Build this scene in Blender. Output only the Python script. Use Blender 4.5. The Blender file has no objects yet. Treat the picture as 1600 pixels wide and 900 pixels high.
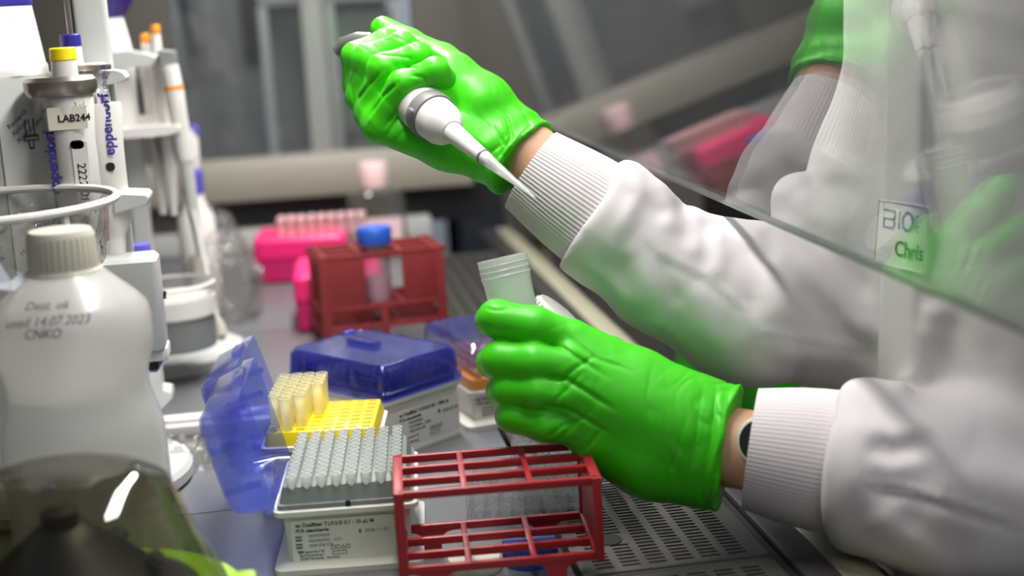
import bpy, bmesh, math, random
import numpy as np
from mathutils import Matrix, Vector
random.seed(4)
SC = bpy.context.scene
COL = SC.collection

# ------------------------------------------------------------------ camera, world, lights, exposure
F = 2222.0; ROLL = .055; CAMH = .34
_c, _s = math.cos(ROLL), math.sin(ROLL)
def derot(x, y):
    u, v = x-800, y-450
    return u*_c-v*_s, u*_s+v*_c
_vu, _vv = derot(425, 10)
PITCH = math.atan(-_vv/F); YAW = math.atan(-_vu/math.hypot(F, _vv))
FWD = np.array([math.sin(YAW)*math.cos(PITCH), math.cos(YAW)*math.cos(PITCH), -math.sin(PITCH)])
RT0 = np.array([math.cos(YAW), -math.sin(YAW), 0.]); UP0 = np.cross(RT0, FWD)
CAMP = np.array([0, 0, CAMH])
def _ray(x, y):
    u, v = derot(x, y); return RT0*(u/F)-UP0*(v/F)+FWD
def at(x, y, d): return CAMP+_ray(x, y)*d                     # a point at distance d
def at_z(x, y, z): r = _ray(x, y); return CAMP+r*((z-CAMH)/r[2])
def at_y(x, y, Y): r = _ray(x, y); return CAMP+r*(Y/r[1])

cam_data = bpy.data.cameras.new('camera'); cam = bpy.data.objects.new('camera', cam_data); COL.objects.link(cam)
cam_data.sensor_width = 36; cam_data.lens = 36*F/1600; cam_data.clip_start = .02; cam_data.clip_end = 60
RT = RT0*_c-UP0*_s; UP = RT0*_s+UP0*_c
m = Matrix(((RT[0], UP[0], -FWD[0], 0), (RT[1], UP[1], -FWD[1], 0), (RT[2], UP[2], -FWD[2], CAMH), (0, 0, 0, 1)))
cam.matrix_world = m
cam_data.dof.use_dof = True; cam_data.dof.focus_distance = .94; cam_data.dof.aperture_fstop = 4.0
SC.camera = cam

W = bpy.data.worlds.new('world'); SC.world = W; W.use_nodes = True
W.node_tree.nodes['Background'].inputs[0].default_value = (.80, .86, 1, 1)
W.node_tree.nodes['Background'].inputs[1].default_value = .17

def area(name, loc, rot, sx, sy, power, color=(1, 1, 1)):
    l = bpy.data.lights.new(name, 'AREA'); l.shape = 'RECTANGLE'; l.size = sx; l.size_y = sy; l.energy = power; l.color = color
    o = bpy.data.objects.new(name, l); o.location = loc; o.rotation_euler = rot; COL.objects.link(o); return o
area('cabinet_tube_light', (.07, 1.25, .64), (0, 0, 0), .05, 1.15, 12.0, (1, .97, .93))
area('room_and_fill_light', (.95, .75, 1.9), (0, math.radians(10), 0), .7, 1.8, 21, (1, .98, .98))
area('room_and_fill_light', (.0, 2.35, 1.9), (math.radians(48), 0, 0), 1.8, .5, 44, (.93, .97, 1))  # added light, tilted to brighten the lab furniture beyond the end window
area('room_and_fill_light', (.3, -1.1, 1.7), (math.radians(38), 0, 0), 1.6, .7, 12, (1, .98, .96))  # added frontal fill from behind the camera
SC.view_settings.view_transform = 'Standard'; SC.view_settings.look = 'None'
SC.view_settings.gamma = 1; SC.view_settings.use_curve_mapping = False
SC.view_settings.exposure = 0.0
try:
    SC.cycles.max_bounces = 10; SC.cycles.transparent_max_bounces = 24; SC.cycles.caustics_reflective = False
    SC.cycles.use_denoising = True
except Exception: pass

# ------------------------------------------------------------------ materials
def lin(c):
    return tuple(((v/255)/12.92 if v/255 <= .04045 else ((v/255+.055)/1.055)**2.4) for v in c)
MATS = {}
def pbr(name, rgb, rough=.5, metal=0., spec=.5, bump=None, var=None, sss=0., stretch=(1, 1, 1), coat=0., emit=0., mapping='Object'):
    """rgb 0..255; bump=(scale, strength, distance); var=(scale, amount) colour variation."""
    if name in MATS: return MATS[name]
    m = bpy.data.materials.new(name); m.use_nodes = True; nt = m.node_tree; b = nt.nodes['Principled BSDF']
    col = lin(rgb)+(1,)
    b.inputs['Base Color'].default_value = col; b.inputs['Roughness'].default_value = rough; b.inputs['Metallic'].default_value = metal
    b.inputs['Specular IOR Level'].default_value = spec
    if sss: b.inputs['Subsurface Weight'].default_value = sss; b.inputs['Subsurface Radius'].default_value = (.004, .004, .004); b.inputs['Subsurface Scale'].default_value = 1
    if coat: b.inputs['Coat Weight'].default_value = coat; b.inputs['Coat Roughness'].default_value = .1
    if emit: b.inputs['Emission Color'].default_value = col; b.inputs['Emission Strength'].default_value = emit
    tc = nt.nodes.new('ShaderNodeTexCoord'); mp = nt.nodes.new('ShaderNodeMapping'); mp.inputs['Scale'].default_value = stretch
    nt.links.new(tc.outputs[mapping], mp.inputs[0])
    if bump:
        n = nt.nodes.new('ShaderNodeTexNoise'); n.inputs['Scale'].default_value = bump[0]; n.inputs['Detail'].default_value = 4
        nt.links.new(mp.outputs[0], n.inputs['Vector'])
        bp = nt.nodes.new('ShaderNodeBump'); bp.inputs['Strength'].default_value = bump[1]; bp.inputs['Distance'].default_value = bump[2]
        nt.links.new(n.outputs['Fac'], bp.inputs['Height']); nt.links.new(bp.outputs[0], b.inputs['Normal'])
    if var:
        n2 = nt.nodes.new('ShaderNodeTexNoise'); n2.inputs['Scale'].default_value = var[0]; n2.inputs['Detail'].default_value = 3
        nt.links.new(mp.outputs[0], n2.inputs['Vector'])
        mx = nt.nodes.new('ShaderNodeMix'); mx.data_type = 'RGBA'
        mx.inputs[6].default_value = tuple(v*(1-var[1]) for v in col[:3])+(1,); mx.inputs[7].default_value = tuple(min(1, v*(1+var[1])) for v in col[:3])+(1,)
        nt.links.new(n2.outputs['Fac'], mx.inputs[0]); nt.links.new(mx.outputs[2], b.inputs['Base Color'])
    MATS[name] = m; return m

def film(name, tint, body, opacity, rough=.08, ior=1.45, trans=.5, bump=None, refl=1.):
    """thin see-through plastic or glass: tinted transparency, some cloudy body, fresnel gloss on both faces."""
    if name in MATS: return MATS[name]
    m = bpy.data.materials.new(name); m.use_nodes = True; nt = m.node_tree; N = nt.nodes; L = nt.links
    for n in list(N): N.remove(n)
    out = N.new('ShaderNodeOutputMaterial')
    tr = N.new('ShaderNodeBsdfTransparent'); tr.inputs[0].default_value = lin(tint)+(1,)
    df = N.new('ShaderNodeBsdfDiffuse'); df.inputs[0].default_value = lin(body)+(1,)
    tl = N.new('ShaderNodeBsdfTranslucent'); tl.inputs[0].default_value = lin(body)+(1,)
    mb = N.new('ShaderNodeMixShader'); mb.inputs[0].default_value = trans; L.new(df.outputs[0], mb.inputs[1]); L.new(tl.outputs[0], mb.inputs[2])
    m1 = N.new('ShaderNodeMixShader'); m1.inputs[0].default_value = opacity; L.new(tr.outputs[0], m1.inputs[1]); L.new(mb.outputs[0], m1.inputs[2])
    gl = N.new('ShaderNodeBsdfGlossy'); gl.inputs['Roughness'].default_value = rough; gl.inputs[0].default_value = (refl, refl, refl, 1)
    geo = N.new('ShaderNodeNewGeometry'); mi = N.new('ShaderNodeMix'); mi.inputs[2].default_value = ior; mi.inputs[3].default_value = 1/ior
    L.new(geo.outputs['Backfacing'], mi.inputs[0]); fr = N.new('ShaderNodeFresnel'); L.new(mi.outputs[0], fr.inputs[0])
    if bump:
        tc = N.new('ShaderNodeTexCoord'); n = N.new('ShaderNodeTexNoise'); n.inputs['Scale'].default_value = bump[0]; n.inputs['Detail'].default_value = 3
        L.new(tc.outputs['Object'], n.inputs['Vector']); bp = N.new('ShaderNodeBump'); bp.inputs['Strength'].default_value = bump[1]; bp.inputs['Distance'].default_value = bump[2]
        L.new(n.outputs['Fac'], bp.inputs['Height'])
        for q in (gl, fr, df, tl): L.new(bp.outputs[0], q.inputs['Normal'])
    m2 = N.new('ShaderNodeMixShader'); L.new(fr.outputs[0], m2.inputs[0]); L.new(m1.outputs[0], m2.inputs[1]); L.new(gl.outputs[0], m2.inputs[2])
    L.new(m2.outputs[0], out.inputs[0]); MATS[name] = m; return m

STEEL = pbr('brushed_steel', (112, 110, 108), .34, .85, bump=(60, .06, .001), var=(14, .10), stretch=(1, 14, 14))
STEEL_DK = pbr('worktop_steel', (128, 130, 134), .38, .45, bump=(80, .05, .001), var=(9, .10), stretch=(1, 10, 1))
STEEL_BR = pbr('wall_steel', (122, 117, 110), .30, .8, bump=(60, .05, .001), var=(8, .10), stretch=(12, 12, 1))
GRILLE = pbr('grille_steel', (98, 96, 93), .42, .75, bump=(90, .05, .001), var=(20, .10))
DARK = pbr('opening_shade', (22, 22, 23), .7)  # near-black that paints shade into gaps and openings
BLACKP = pbr('black_plastic', (20, 21, 23), .45)
GREYP = pbr('grey_plastic', (120, 124, 124), .45)
LGREYP = pbr('light_grey_plastic', (196, 198, 196), .42, var=(20, .03))
WHITEP = pbr('white_plastic', (222, 220, 216), .38, var=(25, .03))
CREAM = pbr('cream_plastic', (206, 202, 186), .5, var=(20, .04))
BOXW = pbr('tip_box_white', (216, 214, 208), .5, sss=.1, var=(30, .03))
PAPER = pbr('label_paper', (226, 225, 220), .65, var=(40, .02))
INK = pbr('black_ink', (32, 32, 34), .6)
INKG = pbr('grey_ink', (110, 110, 112), .6)
INKB = pbr('blue_ink', (52, 44, 140), .6)
BLUEP = pbr('blue_plastic', (44, 36, 140), .38)
BLUEC = pbr('blue_cap', (32, 82, 178), .4)
YEL = pbr('yellow_plastic', (248, 222, 24), .42, sss=.1)
ORANGE = pbr('orange_plastic', (238, 150, 30), .45)
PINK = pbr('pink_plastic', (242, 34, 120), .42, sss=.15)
RED = pbr('red_plastic', (158, 28, 34), .42, bump=(150, .05, .0005))
REDD = pbr('dark_red_plastic', (128, 38, 40), .45)
LIME = pbr('lime_plastic', (158, 220, 20), .4)
GLOVE = pbr('green_nitrile', (62, 198, 14), .44, spec=.4, sss=.06, bump=(52, .30, .0016), stretch=(2.2, .5, .9))
SKIN = pbr('skin', (206, 158, 130), .55, sss=.15, bump=(300, .1, .0004), var=(60, .06))
COAT = pbr('white_coat_cloth', (206, 201, 203), .85, spec=.15, bump=(900, .10, .0003), var=(12, .02))
KNIT = pbr('white_knit', (214, 207, 209), .9, spec=.1, bump=(1600, .12, .0003))
TROUSER = pbr('black_cloth', (24, 25, 28), .9, spec=.1)
GREENBAG = pbr('green_bag_plastic', (40, 140, 28), .5, bump=(30, .3, .01))
METALC = pbr('collar_metal', (176, 166, 158), .28, .9)
METALG = pbr('grey_rubber', (122, 120, 120), .5)
GREYTRAY = pbr('tray_grey', (124, 130, 126), .5)
OLIVE = pbr('olive_trim', (158, 155, 132), .45, var=(10, .05))
LABWALL = pbr('lab_wall_paint', (176, 180, 182), .8, var=(4, .04))
LABDARK = pbr('lab_dark', (92, 90, 84), .6, var=(5, .10))
BLUEFILM = film('blue_clear_plastic', (222, 227, 251), (140, 150, 236), .16, .12, trans=.55)
BLUELID = film('blue_lid_plastic', (196, 202, 240), (92, 100, 206), .22, .10, trans=.5)
CLEAR = film('clear_plastic', (246, 247, 247), (225, 228, 228), .09, .06)
WELL = film('well_plastic', (246, 247, 247), (232, 234, 234), .30, .08)
CLEARBAG = film('clear_bag', (244, 244, 242), (214, 212, 206), .12, .12, bump=(45, .9, .02))
FROST = film('frosted_plastic', (246, 247, 247), (250, 250, 249), .72, .3, trans=.55)
BOTTLE = film('bottle_polyethylene', (240, 240, 238), (246, 245, 242), .72, .26, trans=.62)
TIPM = film('tip_plastic', (250, 252, 250), (242, 245, 243), .58, .15, trans=.5)
TIPY = film('yellow_tip_plastic', (255, 253, 232), (253, 249, 222), .6, .2, trans=.55)
SMOKE = film('smoked_dome', (186, 183, 168), (110, 106, 92), .06, .03, ior=1.5)
GLASS = film('sash_glass', (246, 247, 246), (210, 212, 214), .045, .012, ior=1.42)
SASHEDGE = film('glass_edge_green', (170, 180, 172), (150, 158, 150), .7, .15)

# ------------------------------------------------------------------ object helpers
def tag(o, label=None, cat=None, group=None, kind=None):
    if label: o['label'] = label
    if cat: o['category'] = cat
    if group: o['group'] = group
    if kind: o['kind'] = kind
    return o
def thing(name, label, cat, loc=(0, 0, 0), rz=0., group=None):
    o = bpy.data.objects.new(name, None); COL.objects.link(o); o.location = Vector(loc); o.rotation_euler = (0, 0, rz); o.empty_display_size = .02
    return tag(o, label, cat, group)
def mesh_obj(name, me, mat, parent=None, label=None, mtx=None):
    o = bpy.data.objects.new(name, me); COL.objects.link(o)
    if mat is not None and not me.materials: me.materials.append(mat)
    if parent is not None: o.parent = parent
    if mtx is not None: o.matrix_local = mtx
    if label: o['label'] = label
    return o
class B:
    """collects shapes for ONE mesh object"""
    def __init__(s): s.bm = bmesh.new()
    def box(s, c, size, R=None, bevel=0., seg=2):
        t = bmesh.new(); bmesh.ops.create_cube(t, size=1)
        for v in t.verts: v.co = Vector((v.co.x*size[0], v.co.y*size[1], v.co.z*size[2]))
        if bevel: bmesh.ops.bevel(t, geom=t.edges[:], offset=bevel, segments=seg, profile=.6, affect='EDGES')
        M = Matrix.Translation(Vector(c)) @ (R.to_4x4() if R is not None else Matrix())
        s._merge(t, M); return s
    def _merge(s, t, M):
        t.transform(M); me = bpy.data.meshes.new('t'); t.to_mesh(me); t.free(); s.bm.from_mesh(me); bpy.data.meshes.remove(me)
    def lathe(s, prof, n=32, M=None, cap=True):
        M = M or Matrix(); rings = []
        for r, z in prof:
            rings.append([s.bm.verts.new(M @ Vector((r*math.cos(2*math.pi*k/n), r*math.sin(2*math.pi*k/n), z))) for k in range(n)])
        for a, b in zip(rings, rings[1:]):
            for k in range(n): s.bm.faces.new((a[k], a[(k+1) % n], b[(k+1) % n], b[k]))
        if cap:
            if prof[0][0] > 1e-6: s.bm.faces.new(rings[0][::-1])
            if prof[-1][0] > 1e-6: s.bm.faces.new(rings[-1])
        return s
    def tube(s, pts, radii, n=12, cap=True, flat=1.):
        pts = [Vector(p) for p in pts]
        if not hasattr(radii, '__len__'): radii = [radii]*len(pts)
        rings = []; ref = None
        for i, p in enumerate(pts):
            d = (pts[min(i+1, len(pts)-1)]-pts[max(i-1, 0)]).normalized()
            if ref is None: ref = Vector((0, 0, 1)) if abs(d.z) < .9 else Vector((1, 0, 0))
            u = d.cross(ref).normalized(); w = u.cross(d).normalized(); ref = w
            rings.append([s.bm.verts.new(p+(u*math.cos(2*math.pi*k/n)+w*math.sin(2*math.pi*k/n)*flat)*radii[i]) for k in range(n)])
        for a, b in zip(rings, rings[1:]):
            for k in range(n): s.bm.faces.new((a[k], a[(k+1) % n], b[(k+1) % n], b[k]))
        if cap: s.bm.faces.new(rings[0][::-1]); s.bm.faces.new(rings[-1])
        return s
    def rr(s, rings, c=(0, 0), cap0=True, cap1=True, n=4, M=None):
        """loft of rounded rectangles: rings of (w, l, r, z)"""
        R = []
        for w, l, r, z in rings:
            r = min(r, w/2-1e-5, l/2-1e-5); ps = []
            for q, (sx, sy) in enumerate(((1, 1), (-1, 1), (-1, -1), (1, -1))):
                for k in range(n+1):
                    a = math.pi/2*(q+k/n); p = Vector((c[0]+sx*(w/2-r)+r*math.cos(a), c[1]+sy*(l/2-r)+r*math.sin(a), z))
                    ps.append(s.bm.verts.new(M @ p if M else p))
            R.append(ps)
        N = len(R[0])
        for a, b in zip(R, R[1:]):
            for k in range(N): s.bm.faces.new((a[k], a[(k+1) % N], b[(k+1) % N], b[k]))
        if cap0: s.bm.faces.new(R[0][::-1])
        if cap1: s.bm.faces.new(R[-1])
        return s
    def prism(s, poly, z0, z1, M=None):
        M = M or Matrix(); a = [s.bm.verts.new(M @ Vector((x, y, z0))) for x, y in poly]; b = [s.bm.verts.new(M @ Vector((x, y, z1))) for x, y in poly]; n = len(poly)
        for k in range(n): s.bm.faces.new((a[k], a[(k+1) % n], b[(k+1) % n], b[k]))
        s.bm.faces.new(a[::-1]); s.bm.faces.new(b); return s
    def mesh(s, name='m', smooth=35, recalc=True):
        if recalc: bmesh.ops.recalc_face_normals(s.bm, faces=s.bm.faces[:])
        me = bpy.data.meshes.new(name); s.bm.to_mesh(me); s.bm.free()
        if smooth:
            me.polygons.foreach_set('use_smooth', [True]*len(me.polygons))
            try: me.set_sharp_from_angle(angle=math.radians(smooth))
            except Exception: pass
        return me
    def build(s, name, mat, parent=None, label=None, smooth=35, mtx=None):
        return mesh_obj(name, s.mesh(name, smooth), mat, parent, label, mtx)
def struct(o, kind='structure'):
    o['kind'] = kind; return o
def frame_to(p, d, ref=(0, 0, 1)):
    """matrix with local z along d at p"""
    d = Vector(d).normalized(); r = Vector(ref)
    if abs(d.dot(r.normalized())) > .97: r = Vector((1, 0, 0))
    x = r.cross(d).normalized(); y = d.cross(x)
    return Matrix(((x.x, y.x, d.x, p[0]), (x.y, y.y, d.y, p[1]), (x.z, y.z, d.z, p[2]), (0, 0, 0, 1)))
def text(body, size, parent, mtx, mat=INK, align='LEFT', bold=0., sx=1., shear=0., name='lettering', space=1.):
    cu = bpy.data.curves.new(name, 'FONT'); cu.body = body; cu.size = size; cu.align_x = align; cu.extrude = .00006; cu.offset = bold; cu.shear = shear; cu.space_character = space
    cu.resolution_u = 3; cu.materials.append(mat)
    tmp = bpy.data.objects.new('tmp', cu); me = bpy.data.meshes.new_from_object(tmp); bpy.data.objects.remove(tmp); bpy.data.curves.remove(cu)
    me.name = name
    if not me.materials: me.materials.append(mat)
    o = bpy.data.objects.new(name, me); COL.objects.link(o); o.parent = parent; o.matrix_local = mtx @ Matrix.Diagonal((sx, 1, 1, 1)); return o
def face_mtx(x, y, z): return Matrix.Translation((x, y, z)) @ Matrix.Rotation(math.pi/2, 4, 'X')   # text on a face looking along -y
def copy_tree(o, parent=None):
    c = o.copy(); COL.objects.link(c)
    if parent is not None: c.parent = parent
    for ch in list(o.children): copy_tree(ch, c)
    return c

# ------------------------------------------------------------------ smooth bodies: signed distance + surface nets
def _hash(i, j, k, seed):
    h = (i*374761393+j*668265263+k*2147483647+seed*144664) & 0xffffffff
    h = ((h ^ (h >> 13))*1274126177) & 0xffffffff
    return ((h ^ (h >> 16)) & 0xffff)/32767.5-1.
def vnoise(P, seed=0):
    I = np.floor(P).astype(np.int64); f = P-I; f = f*f*(3-2*f); o = 0
    for dx in (0, 1):
        for dy in (0, 1):
            for dz in (0, 1):
                w = (f[:, 0] if dx else 1-f[:, 0])*(f[:, 1] if dy else 1-f[:, 1])*(f[:, 2] if dz else 1-f[:, 2])
                o = o+w*_hash(I[:, 0]+dx, I[:, 1]+dy, I[:, 2]+dz, seed)
    return o
def cap_d(P, a, b, ra, rb):
    a = np.asarray(a, float); b = np.asarray(b, float); ba = b-a; t = np.clip(((P-a)@ba)/max(ba@ba, 1e-12), 0, 1)
    return np.linalg.norm(P-a-t[:, None]*ba, axis=1)-(ra+(rb-ra)*t)
def smin(a, b, k):
    h = np.clip(.5+.5*(b-a)/k, 0, 1); return b+(a-b)*h-k*h*(1-h)
def smax(a, b, k): return -smin(-a, -b, k)
def chain(P, pts, k):
    """pts: list of (point, radius)"""
    d = None
    for (a, ra), (b, rb) in zip(pts, pts[1:]):
        e = cap_d(P, a, b, ra, rb); d = e if d is None else smin(d, e, k)
    return d
def sdf_mesh(fn, lo, hi, step, name, coarse=4):
    lo = np.array(lo, float); n = (np.ceil((np.array(hi)-lo)/step/coarse).astype(int))*coarse+1
    cn = (n-1)//coarse+1
    ax = [lo[i]+np.arange(cn[i])*step*coarse for i in range(3)]
    G = np.stack(np.meshgrid(*ax, indexing='ij'), -1).reshape(-1, 3)
    cv = fn(G).reshape(cn)
    act = np.abs(cv) < step*coarse*2.2
    full = np.repeat(np.repeat(np.repeat(cv, coarse, 0), coarse, 1), coarse, 2)
    am = np.repeat(np.repeat(np.repeat(act, coarse, 0), coarse, 1), coarse, 2)
    h = coarse//2
    full = full[h:h+n[0], h:h+n[1], h:h+n[2]]; am = am[h:h+n[0], h:h+n[1], h:h+n[2]]
    n = np.array(full.shape); vals = full.astype(np.float64).copy()
    idx = np.argwhere(am); out = np.empty(len(idx))
    for q in range(0, len(idx), 400000): out[q:q+400000] = fn(lo+idx[q:q+400000]*step)
    vals[am] = out
    ins = vals < 0
    cc = np.zeros(n-1, int)
    for dx in (0, 1):
        for dy in (0, 1):
            for dz in (0, 1): cc += ins[dx:n[0]-1+dx, dy:n[1]-1+dy, dz:n[2]-1+dz]
    cells = np.argwhere((cc > 0) & (cc < 8)); vid = -np.ones(n-1, int); vid[tuple(cells.T)] = np.arange(len(cells))
    acc = np.zeros((len(cells), 3)); cnt = np.zeros(len(cells))
    corners = [(0, 0, 0), (1, 0, 0), (0, 1, 0), (1, 1, 0), (0, 0, 1), (1, 0, 1), (0, 1, 1), (1, 1, 1)]
    for i in range(8):
        for b in (1, 2, 4):
            j = i | b
            if j == i: continue
            ci, cj = np.array(corners[i]), np.array(corners[j])
            va = vals[tuple((cells+ci).T)]; vb = vals[tuple((cells+cj).T)]
            mk = (va < 0) != (vb < 0); t = np.where(mk, va/np.where(np.abs(va-vb) < 1e-12, 1, va-vb), 0)
            acc += np.where(mk[:, None], ci+t[:, None]*(cj-ci), 0); cnt += mk
    V = lo+(cells+acc/np.maximum(cnt, 1)[:, None])*step
    for _ in range(2):
        f0 = fn(V); e = step*.3; g = np.stack([(fn(V+e*np.eye(3)[i])-fn(V-e*np.eye(3)[i]))/(2*e) for i in range(3)], 1)
        V = V-np.clip(f0/np.maximum((g*g).sum(1), .2), -step*.6, step*.6)[:, None]*g
    Q = []
    for axn, (a1, a2) in enumerate(((1, 2), (2, 0), (0, 1))):
        sl0 = [slice(1, n[i]-1) for i in range(3)]; sl0[axn] = slice(0, n[axn]-1)
        sl1 = list(sl0); sl1[axn] = slice(1, n[axn])
        A, Bq = ins[tuple(sl0)], ins[tuple(sl1)]
        e = np.argwhere(A != Bq)
        if not len(e): continue
        sgn = A[tuple(e.T)]
        off = np.array([1, 1, 1]); off[axn] = 0; e = e+off
        def cell(d1, d2):
            q = e.copy(); q[:, a1] -= d1; q[:, a2] -= d2; return vid[tuple(q.T)]
        c00, c10, c11, c01 = cell(1, 1), cell(0, 1), cell(0, 0), cell(1, 0)
        qd = np.stack([c00, c10, c11, c01], 1); qd[~sgn] = qd[~sgn][:, ::-1]; Q.append(qd)
    Q = np.concatenate(Q); Q = Q[(Q >= 0).all(1)]
    me = bpy.data.meshes.new(name); me.from_pydata(V.tolist(), [], Q.tolist()); me.polygons.foreach_set('use_smooth', [True]*len(me.polygons)); me.update()
    return me
def recentre(me, loc):
    me.transform(Matrix.Translation(-Vector(loc))); return me

# ================================================================== SETTING: safety cabinet shell and the laboratory behind it
FZ = -.75
struct(B().box((.6, 2.2, FZ-.02), (5.2, 6.4, .04)).build('floor', pbr('floor_vinyl', (120, 122, 124), .5, var=(3, .06))))
struct(B().box((.4, 4.75, .75), (5.0, .06, 3.0)).build('wall_back', LABWALL))
struct(B().box((2.95, 2.2, .75), (.06, 5.2, 3.0)).build('wall_right', LABWALL))
# rear wall of the cabinet: steel sheets with a joint and a cove
rw = struct(B().box((-.345, 1.15, .36), (.012, 1.86, .82)).build('wall_left', STEEL_BR))
for i, y in enumerate((.53, 1.15, 1.77)):
    B().box((-.3375, y, .37), (.003, .606, .78), bevel=.001).build('panel', STEEL_BR, rw)
struct(B().box((-.05, 1.15, .775), (.6, 1.86, .012)).build('ceiling', STEEL_BR))
lampt = thing('fluorescent_lamp', 'long tube lamp fixed under the cabinet roof above the worktop', 'lamp', (.10, 1.20, .769))
B().rr([(.10, 1.5, .01, -.001), (.10, 1.5, .01, -.06), (.07, 1.48, .01, -.09)]).build('housing', WHITEP, lampt)

# far end wall (window to the lab, sill ledge, recess)
ew = struct(B().box((-.235, 2.07, .385), (.19, .03, .77), bevel=.002).box((.245, 2.07, .45), (.10, .03, .62), bevel=.002).box((.03, 2.07, .73), (.36, .03, .09)).build('wall_end', LABDARK))
B().box((.0, 2.062, .055), (.62, .014, .07)).build('recess_strip', BLACKP, ew)
B().box((-.02, 2.04, .0165), (.44, .03, .031), bevel=.003).build('base_strip', LGREYP, ew)
struct(B().rr([(.60, .055, .006, .074), (.60, .06, .008, .08), (.60, .06, .008, .12), (.60, .05, .008, .131)], c=(-.035, 2.045)).build('trim_1', pbr('sill_paint', (158, 154, 142), .5, var=(6, .05))))
w2 = struct(B().box((.025, 2.072, .41), (.335, .004, .56)).build('window_2', GLASS))
# slanted front casing at the far end
T = math.radians(9.0); SX, SZ = .277, .1994
def slant(z, off=0.): return SX+off-(z-SZ)*math.tan(T)
B_ = B(); B_.prism([(slant(-.02, .01), -.02), (slant(-.02, .10), -.02), (slant(.76, .10), .76), (slant(.76, .01), .76)], 0, .03, Matrix(((1, 0, 0, 0), (0, 0, 1, 2.055), (0, 1, 0, 0), (0, 0, 0, 1))))
struct(B_.build('trim_2', STEEL_BR))
B_ = B(); B_.prism([(slant(-.42, -.04), -.42), (slant(-.42, -.008), -.42), (slant(.30, -.008), .30), (slant(.30, -.04), .30)], 0, .03, Matrix(((1, 0, 0, .075), (0, 0, 1, 2.09), (0, 1, 0, 0), (0, 0, 0, 1))))
struct(B_.build('trim_3', OLIVE))
# the sash: one leaning pane, open below
sn = Vector((-math.cos(T), 0, -math.sin(T))); su = Vector((-math.sin(T), 0, math.cos(T)))
def sash_pt(y, h, n=0.): return Vector((SX, y, SZ))+su*h-sn*n
B_ = B(); vs = []
for n in (0, .004):
    for y, h in ((.12, .0022), (2.05, .0022), (2.05, .55), (.12, .55)): vs.append(B_.bm.verts.new(sash_pt(y, h, n)))
for f in ((0, 1, 2, 3), (7, 6, 5, 4), (0, 4, 5, 1), (1, 5, 6, 2), (2, 6, 7, 3), (3, 7, 4, 0)): B_.bm.faces.new([vs[i] for i in f])
sash = struct(B_.build('window_1', GLASS, smooth=0))
B_ = B(); vs = []
for n in (-.0003, .0043):
    for y, h in ((.12, 0), (2.05, 0), (2.05, .0022), (.12, .0022)): vs.append(B_.bm.verts.new(sash_pt(y, h, n)))
for f in ((0, 1, 2, 3), (7, 6, 5, 4), (0, 4, 5, 1), (1, 5, 6, 2), (2, 6, 7, 3), (3, 7, 4, 0)): B_.bm.faces.new([vs[i] for i in f])
B_.build('glass_edge', SASHEDGE, sash, label='polished greenish lower edge of the sash', smooth=0)

# worktop: three steel trays
wt = thing('worktop', 'dark grey stainless steel worktop of three trays inside the cabinet', 'worktop', (-.09, 1.1, 0))
for y0, y1 in ((.25, .9575), (.9585, 1.52), (1.521, 2.055)):
    B().box((0, (y0+y1)/2-1.1, -.006), (.478, y1-y0, .012), bevel=.0012).build('tray', STEEL_DK, wt)

# slotted air grille
GX0, GX1, PL, PITCH_ = .153, .268, .546, .0053
def grille_mesh():
    b = B(); bm = b.bm; cols = [.257-.0165*k-.013 for k in range(5, -1, -1)]; sl = .013; sw = .0026
    rows = int((PL-.016)/PITCH_); y0 = .010; zt, zb = 0., -.0016; hx, hy, hr = .1787, .055, .011
    def quad(*p): bm.faces.new([bm.verts.new(q) for q in p])
    def rect(x0, y0_, x1, y1_): quad((x0, y0_, zt), (x1, y0_, zt), (x1, y1_, zt), (x0, y1_, zt))
    ylo, yhi = y0-PITCH_/2, y0+(rows-.5)*PITCH_
    rect(GX0, 0, GX1, ylo); rect(GX0, yhi, GX1, PL)
    xs = [GX0]
    for c in cols: xs += [c, c+sl]
    xs.append(GX1)
    for k in range(0, len(xs), 2): rect(xs[k], ylo, xs[k+1], yhi)
    for ci, c in enumerate(cols):
        for r in range(rows):
            yc = y0+r*PITCH_; a, e = yc-PITCH_/2, yc+PITCH_/2
            if ci == 1 and 7 <= r <= 9:
                rect(c, a, c+sl, e); continue
            q = sw/2; x0, x1 = c, c+sl
            P = [(x0+q, yc-q), (x1-q, yc-q), (x1-.0003, yc), (x1-q, yc+q), (x0+q, yc+q), (x0+.0003, yc)]
            v = [bm.verts.new((x, y, zt)) for x, y in P]; w = [bm.verts.new((x, y, zb)) for x, y in P]
            o = [bm.verts.new(p) for p in ((x0, a, zt), (x1, a, zt), (x1, yc, zt), (x1, e, zt), (x0, e, zt), (x0, yc, zt))]
            for k in range(6):
                bm.faces.new((o[k], o[(k+1) % 6], v[(k+1) % 6], v[k])); bm.faces.new((v[k], v[(k+1) % 6], w[(k+1) % 6], w[k]))
    # folded rims
    for yy in (0, PL-.0025):
        b.box(((GX0+GX1)/2, yy+.00125, -.004), (GX1-GX0, .0025, .0095), bevel=.0008)
    return b.mesh('grille_panel', 0, recalc=False)
gm = grille_mesh()
for i, (y, lab) in enumerate(((.226, 'slotted steel air grille panel nearest the viewer, cut by the bottom edge'), (.7745, 'slotted steel air grille panel under the clear well plates and the gloved hand'), (1.323, 'slotted steel air grille panel farthest away behind the red racks'))):
    o = thing('grille_panel', lab, 'grille', (0, y, .0), 0, 'slotted grille panels along the cabinet front')
    mesh_obj('slotted_plate', gm, GRILLE, o)
    if i == 1: B().lathe([(.0001, .0003), (.0085, .0003), (.0085, -.0015)], 24, Matrix.Translation((.1802, .052, .0004)) @ Matrix.Diagonal((1, 1.1, .3, 1))).build('finger_hole_shade', DARK, o)  # dark disc on the solid plate, painting the shade of a finger hole
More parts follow.
